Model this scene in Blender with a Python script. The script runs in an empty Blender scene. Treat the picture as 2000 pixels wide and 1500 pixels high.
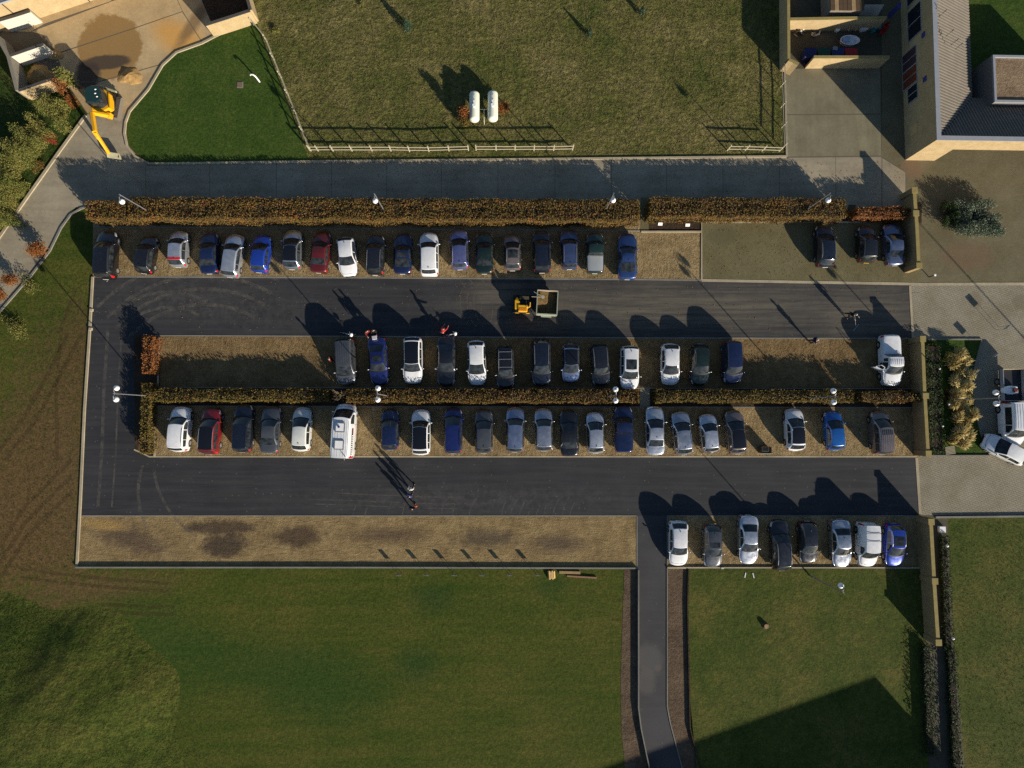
import bpy, bmesh, math, random
import numpy as np
from mathutils import Vector, Matrix, Euler

random.seed(7)
rng = np.random.default_rng(7)
SC = bpy.context.scene
COL = SC.collection
R_ = math.radians

# ---------------------------------------------------------------- camera
# straight-down drone camera, 58 m above the ground, tilted about 3 degrees
HCAM = 58.0
FPX = 1166.0                      # focal length in photo pixels (photo 2000 px wide)
NAD = (985.0, 818.0)              # photo pixel of the point straight below
_r2 = Vector((1000 - NAD[0], NAD[1] - 750, FPX)).normalized()
_r0 = Vector((1, 0, 0)); _r0 = (_r0 - _r2 * _r0.dot(_r2)).normalized()
_r1 = _r2.cross(_r0)
RC = Matrix((_r0, _r1, _r2))      # world from camera
cam = bpy.data.cameras.new('camera'); camo = bpy.data.objects.new('camera', cam)
COL.objects.link(camo); SC.camera = camo
cam.sensor_fit = 'HORIZONTAL'; cam.sensor_width = 36; cam.lens = FPX / 2000 * 36
cam.clip_start = .5; cam.clip_end = 2000
camo.matrix_world = Matrix.Translation((0, 0, HCAM)) @ RC.to_4x4()

def G(px, py, z=0.0):
    """ground point (at height z) seen at photo pixel px, py"""
    d = RC @ Vector((px - 1000, 750 - py, -FPX))
    t = (z - HCAM) / d.z
    return Vector((d.x * t, d.y * t, z))

# ---------------------------------------------------------------- sky, sun, exposure
SUN_EL = R_(17.5)
SUN_AZ = Vector((.655, -.756)).normalized()
w = bpy.data.worlds.new('World'); SC.world = w; w.use_nodes = True
_sk = w.node_tree.nodes.new('ShaderNodeTexSky'); _sk.sky_type = 'NISHITA'; _sk.sun_disc = False
_sk.ozone_density = 2.4; _sk.dust_density = .4; _sk.sun_elevation = SUN_EL; _sk.sun_rotation = math.atan2(SUN_AZ.x, SUN_AZ.y)
w.node_tree.links.new(_sk.outputs[0], w.node_tree.nodes['Background'].inputs[0])
w.node_tree.nodes['Background'].inputs[1].default_value = .068
sun = bpy.data.lights.new('sun', 'SUN'); suno = bpy.data.objects.new('sun', sun); COL.objects.link(suno)
sun.energy = 5.0; sun.angle = R_(.53); sun.color = (1, .89, .73)
_sd = Vector((SUN_AZ.x * math.cos(SUN_EL), SUN_AZ.y * math.cos(SUN_EL), math.sin(SUN_EL)))
suno.rotation_euler = _sd.to_track_quat('Z', 'Y').to_euler()
suno.location = (40, -46, 60)
SC.view_settings.view_transform = 'Standard'; SC.view_settings.look = 'None'
SC.view_settings.gamma = 1; SC.view_settings.use_curve_mapping = False
SC.view_settings.exposure = .65
SC.render.engine = 'CYCLES'
SC.cycles.use_denoising = False
SC.cycles.max_bounces = 6

# ---------------------------------------------------------------- object helpers
def tag(o, label=None, cat=None, group=None, kind=None):
    if label: o['label'] = label
    if cat: o['category'] = cat
    if group: o['group'] = group
    if kind: o['kind'] = kind
    return o

def empty(name, loc=(0, 0, 0), rz=0.0):
    o = bpy.data.objects.new(name, None); COL.objects.link(o)
    o.location = loc; o.rotation_euler = (0, 0, rz); o.empty_display_size = .3
    return o

def link(name, me, mat=None, parent=None, loc=None, rz=None):
    o = bpy.data.objects.new(name, me); COL.objects.link(o)
    if mat is not None and not me.materials: me.materials.append(mat)
    if parent is not None: o.parent = parent
    if loc is not None: o.location = loc
    if rz is not None: o.rotation_euler = (0, 0, rz)
    return o

def mesh_np(name, V, F, mat=None, smooth=False):
    V = np.asarray(V, dtype=np.float32); F = np.asarray(F, dtype=np.int32)
    k = F.shape[1]; me = bpy.data.meshes.new(name)
    me.vertices.add(len(V)); me.vertices.foreach_set('co', V.ravel())
    me.loops.add(F.size); me.loops.foreach_set('vertex_index', F.ravel())
    me.polygons.add(len(F)); me.polygons.foreach_set('loop_start', np.arange(0, F.size, k, dtype=np.int32))
    try: me.polygons.foreach_set('loop_total', np.full(len(F), k, dtype=np.int32))
    except Exception: pass
    me.update(calc_edges=True)
    if smooth: me.polygons.foreach_set('use_smooth', np.ones(len(F), dtype=bool))
    if mat is not None: me.materials.append(mat)
    return me

class MB:
    """collects simple shapes and links them as one mesh object"""
    def __init__(s): s.v = []; s.f = []
    def add(s, V, F):
        n = len(s.v); s.v += [tuple(p) for p in V]; s.f += [tuple(i + n for i in f) for f in F]; return s
    def box(s, c, d, rz=0.0, M=None):
        hx, hy, hz = d[0] / 2, d[1] / 2, d[2] / 2
        P = [Vector((x, y, z)) for z in (-hz, hz) for x, y in ((-hx, -hy), (hx, -hy), (hx, hy), (-hx, hy))]
        m = M if M is not None else Matrix.Rotation(rz, 3, 'Z')
        P = [m @ p + Vector(c) for p in P]
        return s.add(P, [(3, 2, 1, 0), (4, 5, 6, 7), (0, 1, 5, 4), (1, 2, 6, 5), (2, 3, 7, 6), (3, 0, 4, 7)])
    def bar(s, a, b, wd, ht, up=(0, 0, 1)):
        a = Vector(a); b = Vector(b); d = (b - a).normalized(); u = Vector(up)
        r = d.cross(u)
        if r.length < 1e-4: r = d.cross(Vector((1, 0, 0)))
        r.normalize(); u = r.cross(d)
        P = [q + r * x * wd / 2 + u * y * ht / 2 for q in (a, b) for x, y in ((-1, -1), (1, -1), (1, 1), (-1, 1))]
        return s.add(P, [(0, 1, 2, 3), (7, 6, 5, 4), (0, 4, 5, 1), (1, 5, 6, 2), (2, 6, 7, 3), (3, 7, 4, 0)])
    def tube(s, pts, r, n=8, caps=True):
        pts = [Vector(p) for p in pts]; rs = r if isinstance(r, (list, tuple)) else [r] * len(pts)
        V = []; F = []
        for i, p in enumerate(pts):
            d = (pts[min(i + 1, len(pts) - 1)] - pts[max(i - 1, 0)]).normalized()
            u = d.cross(Vector((0, 0, 1)))
            if u.length < 1e-3: u = d.cross(Vector((1, 0, 0)))
            u.normalize(); v = d.cross(u)
            V += [p + (u * math.cos(a) + v * math.sin(a)) * rs[i] for a in [2 * math.pi * k / n for k in range(n)]]
        for i in range(len(pts) - 1):
            for k in range(n):
                F.append((i * n + k, i * n + (k + 1) % n, (i + 1) * n + (k + 1) % n, (i + 1) * n + k))
        if caps:
            F.append(tuple(reversed(range(n)))); F.append(tuple(range((len(pts) - 1) * n, len(pts) * n)))
        return s.add(V, F)
    def sphere(s, c, r, nu=12, nv=8, M=None):
        c = Vector(c); rr = r if isinstance(r, (list, tuple)) else (r, r, r)
        V = []; F = []
        for j in range(nv + 1):
            t = math.pi * j / nv
            for i in range(nu):
                a = 2 * math.pi * i / nu
                p = Vector((rr[0] * math.sin(t) * math.cos(a), rr[1] * math.sin(t) * math.sin(a), rr[2] * math.cos(t)))
                V.append((M @ p if M is not None else p) + c)
        for j in range(nv):
            for i in range(nu):
                F.append((j * nu + i, (j + 1) * nu + i, (j + 1) * nu + (i + 1) % nu, j * nu + (i + 1) % nu))
        return s.add(V, F)
    def prism(s, poly, z0, z1):
        n = len(poly)
        V = [(p[0], p[1], z0) for p in poly] + [(p[0], p[1], z1) for p in poly]
        F = [tuple(reversed(range(n))), tuple(range(n, 2 * n))] + [(i, (i + 1) % n, n + (i + 1) % n, n + i) for i in range(n)]
        return s.add(V, F)
    def mesh(s, name, mat=None, smooth=False, fix=True, bevel=0):
        me = bpy.data.meshes.new(name); me.from_pydata(s.v, [], s.f)
        if fix or bevel:
            b = bmesh.new(); b.from_mesh(me)
            bmesh.ops.remove_doubles(b, verts=b.verts, dist=1e-5)
            bmesh.ops.recalc_face_normals(b, faces=b.faces)
            if bevel: bmesh.ops.bevel(b, geom=b.edges[:], offset=bevel, segments=1, affect='EDGES', clamp_overlap=True)
            b.to_mesh(me); b.free()
        if smooth:
            me.polygons.foreach_set('use_smooth', [True] * len(me.polygons)); me.set_sharp_from_angle(angle=R_(40))
        if mat is not None: me.materials.append(mat)
        return me
    def build(s, name, mat=None, parent=None, loc=None, rz=None, smooth=False, bevel=0):
        return link(name, s.mesh(name, mat, smooth, True, bevel), None, parent, loc, rz)

def copy_tree(o, parent=None):
    c = o.copy(); COL.objects.link(c); c.parent = parent
    for k in ('label', 'group', 'category', 'kind'):
        if parent is None and k in o: c[k] = o[k]
    for ch in list(o.children): copy_tree(ch, c)
    return c

# ---------------------------------------------------------------- material helpers
class N:
    def __init__(s, name, rough=.8, spec=.25, metal=0.0):
        s.m = bpy.data.materials.new(name); s.m.use_nodes = True; s.nt = s.m.node_tree
        s.b = s.nt.nodes['Principled BSDF']; s.b.inputs['Roughness'].default_value = rough
        s.b.inputs['Specular IOR Level'].default_value = spec; s.b.inputs['Metallic'].default_value = metal
        s.pos = s.nt.nodes.new('ShaderNodeNewGeometry').outputs['Position']
    def L(s, a, b): s.nt.links.new(a, b)
    def put(s, sock, v):
        if hasattr(v, 'is_linked') or hasattr(v, 'links'): s.L(v, sock)
        elif isinstance(v, (tuple, list)) and len(v) == 3 and sock.type == 'RGBA': sock.default_value = (*v, 1)
        else: sock.default_value = v
    def math(s, op, a, b=0.0, c=0.0, clamp=False):
        n = s.nt.nodes.new('ShaderNodeMath'); n.operation = op; n.use_clamp = clamp
        for i, v in enumerate((a, b, c)): s.put(n.inputs[i], v)
        return n.outputs[0]
    def vmath(s, op, a, b=(0, 0, 0)):
        n = s.nt.nodes.new('ShaderNodeVectorMath'); n.operation = op
        s.put(n.inputs[0], a); s.put(n.inputs[1], b)
        return n.outputs['Value'] if op in ('LENGTH', 'DOT_PRODUCT') else n.outputs[0]
    def map(s, vec, rot=0.0, scale=(1, 1, 1), loc=(0, 0, 0)):
        n = s.nt.nodes.new('ShaderNodeMapping'); s.put(n.inputs['Vector'], vec)
        n.inputs['Rotation'].default_value = (0, 0, rot); n.inputs['Scale'].default_value = scale; n.inputs['Location'].default_value = loc
        return n.outputs[0]
    def noise(s, scale, detail=4, rough=.6, vec=None, dist=0.0):
        n = s.nt.nodes.new('ShaderNodeTexNoise'); s.put(n.inputs['Vector'], vec if vec is not None else s.pos)
        n.inputs['Scale'].default_value = scale; n.inputs['Detail'].default_value = detail
        n.inputs['Roughness'].default_value = rough; n.inputs['Distortion'].default_value = dist
        return n.outputs['Fac']
    def voro(s, scale, vec=None, feat='F1', rand=1.0):
        n = s.nt.nodes.new('ShaderNodeTexVoronoi'); n.feature = feat; s.put(n.inputs['Vector'], vec if vec is not None else s.pos)
        n.inputs['Scale'].default_value = scale; n.inputs['Randomness'].default_value = rand
        return n
    def rng(s, v, a, b, c=0.0, d=1.0):
        n = s.nt.nodes.new('ShaderNodeMapRange'); s.put(n.inputs[0], v)
        for i, x in enumerate((a, b, c, d)): n.inputs[i + 1].default_value = x
        return n.outputs[0]
    def ramp(s, v, stops):
        n = s.nt.nodes.new('ShaderNodeValToRGB'); s.put(n.inputs[0], v); e = n.color_ramp.elements
        while len(e) < len(stops): e.new(.5)
        for i, (p, c) in enumerate(stops): e[i].position = p; e[i].color = (*c, 1)
        return n.outputs[0]
    def mix(s, f, a, b, mode='MIX'):
        n = s.nt.nodes.new('ShaderNodeMix'); n.data_type = 'RGBA'; n.blend_type = mode
        s.put(n.inputs[0], f); s.put(n.inputs[6], a); s.put(n.inputs[7], b)
        return n.outputs[2]
    def bump(s, h, strength=.5, dist=.05, prev=None):
        n = s.nt.nodes.new('ShaderNodeBump'); s.put(n.inputs['Height'], h)
        n.inputs['Strength'].default_value = strength; n.inputs['Distance'].default_value = dist
        if prev is not None: s.L(prev, n.inputs['Normal'])
        return n.outputs[0]
    def spot(s, px, py, rx, ry, rot=0.0, soft=.5, vec=None, warp=.35):
        """1 inside an ellipse round photo pixel px,py (radii in metres), edges broken up by noise"""
        c = G(px, py); v = s.map(s.vmath('SUBTRACT', vec if vec is not None else s.pos, tuple(c)), 0)
        v = s.map(v, rot, (1, 1, 0)); v = s.vmath('MULTIPLY', v, (1 / rx, 1 / ry, 0))
        ln = s.vmath('LENGTH', v)
        ln = s.math('ADD', ln, s.math('MULTIPLY', s.math('SUBTRACT', s.noise(1.1, 5, .65), .5), warp * 2))
        return s.rng(ln, 1 - soft / 2, 1 + soft / 2, 1, 0)
    def out(s, col=None, normal=None, rough=None):
        if col is not None: s.put(s.b.inputs['Base Color'], col)
        if normal is not None: s.L(normal, s.b.inputs['Normal'])
        if rough is not None: s.put(s.b.inputs['Roughness'], rough)
        return s.m

def plain(name, c, rough=.6, spec=.3, metal=0.0, var=.15, scale=3.0, coat=0.0):
    n = N(name, rough, spec, metal)
    f = n.noise(scale, 4, .6)
    a = tuple(x * (1 - var) for x in c); b = tuple(min(1, x * (1 + var)) for x in c)
    n.out(n.mix(f, a, b))
    if coat: n.b.inputs['Coat Weight'].default_value = coat; n.b.inputs['Coat Roughness'].default_value = .05
    return n.m

def grass(name, c1, c2, c3, big=.12, mid=1.4, bstr=.6, bdist=.08, fine=9.0, mow=None, spots=()):
    n = N(name, .9, .1)
    f1 = n.noise(big, 5, .62); f2 = n.noise(mid, 6, .7); f3 = n.noise(fine, 3, .7)
    col = n.ramp(n.math('ADD', n.math('MULTIPLY', f1, .62), n.math('MULTIPLY', f2, .38)), [(.36, c1), (.5, c2), (.63, c3)])
    if mow:
        st = n.noise(1.0, 4, .6, n.map(n.pos, mow[0], (mow[1], mow[2], 1)))
        col = n.mix(n.rng(st, .38, .62, 0, .8), n.mix(.35, col, c1), n.mix(.45, col, c3))
    for sp in spots:
        col = n.mix(n.math('MULTIPLY', n.spot(*sp[1:6], **(sp[6] if len(sp) > 6 else dict(soft=1.2, warp=.6))), sp[7] if len(sp) > 7 else .6), col, n.mix(f2, sp[0], tuple(x * 1.5 for x in sp[0])))
    f4 = n.noise(fine * .45, 3, .65)
    col = n.mix(n.rng(f4, .35, .65, 0, 1), n.mix(1, col, (.78, .80, .8), 'MULTIPLY'), n.mix(1, col, (1.2, 1.17, 1.1), 'MULTIPLY'))
    col = n.mix(n.rng(f3, .3, .7, 0, 1), n.mix(1, col, (.62, .64, .62), 'MULTIPLY'), n.mix(1, col, (1.38, 1.36, 1.3), 'MULTIPLY'))
    nb = n.bump(f3, bstr, bdist); nb = n.bump(f2, bstr * .8, bdist * 3, nb)
    return n.out(col, nb)

def soil(name, c1, c2, spots=(), rib=None, bstr=.8, bd=.06, mid=2.2):
    n = N(name, .95, .1)
    f1 = n.noise(.5, 5, .6); f2 = n.noise(mid, 6, .7); f3 = n.noise(11, 3, .7)
    col = n.mix(n.rng(n.math('ADD', n.math('MULTIPLY', f1, .5), n.math('MULTIPLY', f2, .5)), .38, .62), c1, c2)
    for sp in spots: col = n.mix(n.math('MULTIPLY', n.spot(*sp[1:6], **(sp[6] if len(sp) > 6 else {})), sp[7] if len(sp) > 7 else .85), col, n.mix(f2, sp[0], tuple(x * 1.4 for x in sp[0])))
    h = n.math('ADD', n.math('MULTIPLY', f2, .6), n.math('MULTIPLY', f3, .4))
    if rib:
        r = n.noise(1.0, 5, .7, n.map(n.pos, rib[0], (rib[1], rib[2], 1)), 1.6)
        h = n.math('ADD', h, n.math('MULTIPLY', r, rib[3])); col = n.mix(n.rng(r, .35, .65, .0, .35), col, n.mix(1, col, (.62, .6, .55), 'MULTIPLY'))
    col = n.mix(n.rng(f3, .3, .7), n.mix(1, col, (.72, .7, .68), 'MULTIPLY'), n.mix(1, col, (1.2, 1.2, 1.2), 'MULTIPLY'))
    return n.out(col, n.bump(h, bstr, bd))

def brickpave(name, c1, c2, cm, sx, sy, rot=0.0, stains=()):
    n = N(name, .85, .2)
    t = n.nt.nodes.new('ShaderNodeTexBrick'); n.L(n.map(n.pos, rot), t.inputs['Vector'])
    t.inputs['Scale'].default_value = 1; t.inputs['Brick Width'].default_value = sx; t.inputs['Row Height'].default_value = sy
    t.inputs['Mortar Size'].default_value = min(sx, sy) * .11; t.inputs['Mortar Smooth'].default_value = .4
    t.inputs['Color1'].default_value = (*c1, 1); t.inputs['Color2'].default_value = (*c2, 1); t.inputs['Mortar'].default_value = (*cm, 1)
    f = n.noise(.35, 5, .65); f3 = n.noise(7, 4, .7)
    col = n.mix(n.rng(f, .35, .65), n.mix(1, t.outputs['Color'], (.78, .76, .70), 'MULTIPLY'), t.outputs['Color'])
    col = n.mix(n.rng(f3, .3, .7), n.mix(1, col, (.8, .8, .8), 'MULTIPLY'), col)
    for sp in stains: col = n.mix(n.math('MULTIPLY', n.spot(*sp[1:6]), .6), col, sp[0])
    return n.out(col, n.bump(t.outputs['Fac'], .4, -.02))

def leafmat(name, stops, rough=.7, trans=.12):
    n = N(name, rough, .2)
    g = n.nt.nodes.new('ShaderNodeNewGeometry')
    f = n.noise(.55, 4, .65)
    v = n.math('ADD', n.math('MULTIPLY', g.outputs['Random Per Island'], .42), n.math('MULTIPLY', n.rng(f, .33, .67), .58))
    k = len(stops); col = n.ramp(v, [(.12 + .76 * i / (k - 1), c) for i, c in enumerate(stops)])
    n.out(col)
    if trans:
        n.b.inputs['Transmission Weight'].default_value = 0
        t = n.nt.nodes.new('ShaderNodeBsdfTranslucent'); n.L(col, t.inputs[0])
        mx = n.nt.nodes.new('ShaderNodeMixShader'); mx.inputs[0].default_value = trans
        n.L(n.b.outputs[0], mx.inputs[1]); n.L(t.outputs[0], mx.inputs[2])
        n.L(mx.outputs[0], n.nt.nodes['Material Output'].inputs[0])
    return n.m

def concrete(name, c, stains=(), streak=None, bstr=.25):
    n = N(name, .9, .2)
    f1 = n.noise(.3, 6, .65); f2 = n.noise(3, 6, .7); f3 = n.noise(18, 2, .6)
    col = n.mix(n.rng(f1, .3, .7), tuple(x * .72 for x in c), tuple(x * 1.12 for x in c))
    col = n.mix(n.rng(f2, .3, .7, 0, .6), col, n.mix(1, col, (.72, .70, .66), 'MULTIPLY'))
    if streak:
        s = n.noise(1.0, 4, .6, n.map(n.pos, streak[0], (streak[1], streak[2], 1)))
        col = n.mix(n.rng(s, .4, .7, 0, .5), col, n.mix(1, col, (.68, .66, .62), 'MULTIPLY'))
    for sp in stains: col = n.mix(n.math('MULTIPLY', n.spot(*sp[1:6], **(sp[6] if len(sp) > 6 else {})), sp[7] if len(sp) > 7 else .8), col, n.mix(f2, sp[0], tuple(x * 1.3 for x in sp[0])))
    return n.out(col, n.bump(n.math('ADD', f2, f3), bstr, .02))

# ---------------------------------------------------------------- ground sheets
def polymesh(name, P3, mat, thick=0.0):
    b = bmesh.new(); vs = [b.verts.new(p) for p in P3]; f = b.faces.new(vs); f.normal_update()
    if f.normal.z < 0: f.normal_flip()
    if thick:
        r = bmesh.ops.extrude_face_region(b, geom=[f]); f2 = [g for g in r['geom'] if isinstance(g, bmesh.types.BMVert)]
        for v in f2: v.co.z += thick
    bmesh.ops.recalc_face_normals(b, faces=b.faces) if thick else None
    bmesh.ops.triangulate(b, faces=b.faces)
    me = bpy.data.meshes.new(name); b.to_mesh(me); b.free(); me.materials.append(mat)
    return me

def sheet(name, px, z, mat, parent=None, kind='structure', thick=0.0):
    o = link(name, polymesh(name, [G(x, y) + Vector((0, 0, z)) for x, y in px], mat, thick), None, parent)
    if parent is None and kind: o['kind'] = kind
    return o

def ribbon(pts, wd, z0, z1, closed=False):
    """kerb: box section swept along world points"""
    P = [Vector((p[0], p[1], 0)) for p in pts]; n = len(P); V = []; F = []
    for i in range(n):
        a = P[i - 1] if (i or closed) else P[0]; c = P[(i + 1) % n] if (i < n - 1 or closed) else P[-1]
        d = (c - a).normalized(); s = Vector((-d.y, d.x, 0)) * wd / 2
        V += [P[i] - s + Vector((0, 0, z0)), P[i] + s + Vector((0, 0, z0)), P[i] + s + Vector((0, 0, z1)), P[i] - s + Vector((0, 0, z1))]
    for i in range(n if closed else n - 1):
        j = (i + 1) % n
        for k in range(4): F.append((i * 4 + k, i * 4 + (k + 1) % 4, j * 4 + (k + 1) % 4, j * 4 + k))
    if not closed: F += [(3, 2, 1, 0), ((n - 1) * 4, (n - 1) * 4 + 1, (n - 1) * 4 + 2, (n - 1) * 4 + 3)]
    return V, F

def kerb(px, wd, ht, mat, name='kerb', z0=0.0):
    V, F = ribbon([G(x, y) for x, y in px], wd, z0, ht)
    o = MB().add(V, F).build(name, mat); o['kind'] = 'structure'
    return o

def arc(cx, cy, r, a0, a1, n=10):
    return [(cx + r * math.cos(R_(a0 + (a1 - a0) * i / n)), cy + r * math.sin(R_(a0 + (a1 - a0) * i / n))) for i in range(n + 1)]
# ================================================================ MATERIALS OF THE SETTING
C_GREEN = (.030, .060, .010); C_OLIVE = (.070, .068, .018); C_DRY = (.105, .085, .030)
m_ground = grass('lawn_grass', (.034, .058, .008), (.056, .071, .012), (.092, .086, .020), .13, 1.2, .45, .05, 6, (.02, .08, .9),
                 [((.012, .036, .009), 815, 1300, 1.7, 1.6), ((.013, .036, .009), 845, 1168, 1.9, 1.3), ((.016, .04, .009), 1075, 1145, 1.4, 1.0),
                  ((.080, .052, .024), 95, 860, 4.2, 9.5, .12, dict(soft=1.2, warp=1.3), .84), ((.098, .060, .028), 50, 1050, 6.0, 4.6, .4, dict(soft=1.2, warp=1.3), .84),
                  ((.075, .050, .022), 148, 690, 1.6, 4.5, .1, dict(soft=1.2, warp=1.2), .84), ((.088, .056, .026), 10, 960, 4.0, 7.0, .3, dict(soft=1.2, warp=1.3), .84), ((.088, .058, .028), 125, 960, 1.8, 7.5, .0, dict(soft=1.3, warp=1.2), .84),
                  ((.085, .058, .026), 190, 1150, 6.0, 1.1, -.1, dict(soft=1.4, warp=1.4), .84), ((.016, .042, .008), 560, 1310, 7, 2.6, .2), ((.016, .044, .008), 330, 1260, 5, 3.5, .5), ((.02, .044, .008), 630, 1350, 5, 3, .1)])
m_field = grass('field_grass', (.058, .082, .016), (.125, .120, .038), (.205, .172, .072), .16, 1.3, 1.0, .22, 3.0)
m_lawn = grass('short_lawn', (.028, .058, .009), (.042, .073, .013), (.062, .088, .019), .3, 1.6, .5, .05, 6)
m_lawn_side = grass('side_lawn', (.038, .059, .010), (.060, .073, .015), (.094, .088, .024), .2, 1.3, .5, .05, 6)
m_bank = grass('bank_grass', (.016, .040, .008), (.030, .052, .010), (.060, .066, .018), .3, 1.8, .9, .1, 6)
m_mound = grass('mound_grass', (.034, .058, .009), (.057, .072, .013), (.094, .090, .023), .10, 1.5, .7, .10, 4.2, (.9, .12, .8))
RIB = (0, 2.6, .8, .8)
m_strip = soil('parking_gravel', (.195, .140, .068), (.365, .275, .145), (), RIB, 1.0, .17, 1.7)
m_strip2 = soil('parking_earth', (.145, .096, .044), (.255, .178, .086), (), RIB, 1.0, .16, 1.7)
m_bottom = soil('bare_earth', (.185, .130, .062), (.320, .235, .115),
                [((.048, .036, .028), 440, 1065, 2.1, 1.2, 0, dict(soft=.5, warp=.9)), ((.055, .040, .030), 430, 1030, 3.4, .6, 0, dict(soft=.6, warp=1.0)),
                 ((.060, .042, .030), 580, 1048, 2.3, .9, 0, dict(soft=.6, warp=1.0)), ((.085, .060, .042), 255, 1052, 3.3, 1.1, .3, dict(soft=1.0, warp=1.1)),
                 ((.085, .066, .045), 950, 1052, 2.7, .8, 0, dict(soft=.8, warp=1.0)), ((.09, .066, .045), 1090, 1062, 2.3, .8, 0, dict(soft=1.1)),
                 ((.10, .07, .045), 760, 1045, 3.5, .6, 0, dict(soft=1.2)), ((.30, .20, .075), 205, 1025, 1.9, .5, .1, dict(soft=.8))],
                (0, .35, 1.9, .45), 1.0, .12, 1.5)
m_bed = soil('shaded_bed_soil', (.034, .024, .016), (.068, .046, .030), (), None, 1.0, .09, 4)  # soil colour darkened to include the shade at the hedge foot
m_dbank = soil('path_bank', (.070, .048, .034), (.150, .108, .070), (), None, 1.0, .12, 3.0)
m_kerb = concrete('kerb_concrete', (.42, .36, .25))
m_kerb_grey = concrete('grey_edging', (.23, .22, .19))
m_conc = concrete('concrete_slab', (.345, .300, .215), (), (0, .12, 1.4))
m_conc_r = concrete('yard_slab', (.225, .205, .135), (), (0, 1.2, .12))
m_conc_yard = concrete('sandy_slab', (.50, .37, .20),
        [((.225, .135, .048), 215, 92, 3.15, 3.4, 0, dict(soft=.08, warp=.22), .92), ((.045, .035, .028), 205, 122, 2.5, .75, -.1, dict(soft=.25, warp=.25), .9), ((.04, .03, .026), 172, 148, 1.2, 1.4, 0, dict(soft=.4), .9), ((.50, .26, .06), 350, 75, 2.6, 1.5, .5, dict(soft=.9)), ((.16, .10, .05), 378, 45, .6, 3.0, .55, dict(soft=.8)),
         ((.24, .15, .06), 205, 232, 2.2, 1.6, 0, dict(soft=.8))], None)
m_joint = plain('slab_joint', (.115, .095, .068), .95)

def asphalt(name, base, dust, stains=()):
    n = N(name, .85, .3)
    f1 = n.noise(.22, 5, .6); f3 = n.noise(22, 2, .6); f2 = n.noise(1.5, 6, .75)
    st = n.noise(1.0, 5, .7, n.map(n.pos, .03, (.12, 2.4, 1)))
    col = n.mix(n.rng(f1, .3, .7), tuple(x * .8 for x in base), tuple(x * 1.25 for x in base))
    col = n.mix(n.rng(st, .42, .72, 0, .30), col, dust)
    a = n.math('MAXIMUM', n.spot(1330, 600, 17, 2.2, 0, 1.2), n.math('MAXIMUM', n.spot(1690, 615, 5, 2.6, 0, 1.0), n.spot(980, 575, 3.0, 1.2, 0, 1.0)))
    col = n.mix(n.math('MULTIPLY', a, n.rng(st, .3, .62, .10, .95)), col, (.130, .114, .084))
    b = n.math('MAXIMUM', n.spot(420, 590, 11, 2.0, .12, 1.2), n.spot(900, 975, 15, 1.2, 0, 1.2))
    col = n.mix(n.math('MULTIPLY', b, n.rng(f2, .4, .68, .0, .55)), col, dust)
    col = n.mix(n.rng(f3, .35, .65, 0, .35), col, n.mix(1, col, (.6, .6, .6), 'MULTIPLY'))
    vs = n.voro(1.6); col = n.mix(n.rng(vs.outputs['Distance'], .05, .11, .7, 0), col, (.14, .13, .11))
    col = n.mix(n.math('MULTIPLY', n.rng(n.noise(.55, 6, .75), .52, .84), .45), col, n.mix(1, col, (.62, .62, .84), 'MULTIPLY'))
    for sp in stains: col = n.mix(n.math('MULTIPLY', n.spot(*sp[1:6], soft=.5), .7), col, sp[0])
    return n.out(col, n.bump(f3, .3, .015))
m_tar = asphalt('asphalt', (.027, .028, .032), (.090, .085, .078))
m_path = asphalt('path_asphalt', (.046, .046, .049), (.075, .070, .064), [((.13, .068, .04), 1285, 1304, .32, .3), ((.03, .03, .032), 1251, 1312, .12, .9), ((.085, .082, .078), 1268, 1290, 1.2, 1.6), ((.085, .08, .075), 1262, 1330, .9, 1.2)])
m_hex = brickpave('hexagon_paving', (.290, .262, .195), (.325, .295, .222), (.165, .148, .108), .34, .20, .35, [((.15, .13, .085), 1995, 590, .9, .7), ((.17, .14, .095), 1905, 585, .7, .8)])
m_brickp = brickpave('olive_paving', (.170, .150, .088), (.200, .175, .105), (.115, .100, .060), .22, .11, 0, [((.17, .11, .065), 1690, 530, 2.0, 1.0), ((.16, .105, .06), 1890, 500, 2.5, 1.4), ((.17, .10, .06), 1780, 330, 1.2, 1.0)])
m_bay = brickpave('bay_paving', (.165, .148, .074), (.205, .180, .096), (.095, .082, .042), .22, .11, 1.57, [((.095, .085, .045), 1410, 460, 1.6, 1.0)])
m_dark_pave = brickpave('dark_paving', (.10, .092, .064), (.12, .108, .074), (.055, .05, .036), .22, .11, 1.57)

# ================================================================ GROUND, ROADS, STRIPS
sheet('ground', [(-2500, -2600), (4500, -2600), (4500, 4000), (-2500, 4000)], 0, m_ground)
sheet('field', [(490, -90), (1700, -90), (1700, 20), (1533, 130), (1535, 309), (604, 316), (597, 298), (512, 80), (500, 40)], .004, m_field)
sheet('short_lawn', [(300, 318), (274, 306), (254, 285), (248, 255), (252, 225), (270, 200), (290, 178), (318, 130), (345, 105), (395, 86), (420, 72), (502, 44), (514, 84), (599, 300), (606, 316)], .008, m_lawn)
sheet('shrub_bank', [(-120, 20), (0, 60), (40, 178), (57, 200), (122, 176), (172, 222), (0, 462), (-100, 610)], .005, m_bank)
sheet('court_lawn', [(1870, -70), (2120, -70), (2120, 190), (1870, 190)], .018, m_lawn)
sheet('side_lawn', [(1342, 1110), (1800, 1110), (1806, 1260), (1812, 1520), (1362, 1520), (1352, 1420), (1344, 1330)], .15, m_lawn_side)
sheet('far_lawn', [(1850, 1010), (2120, 1008), (2120, 1560), (1888, 1560), (1872, 1400)], .008, m_lawn_side)

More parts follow.
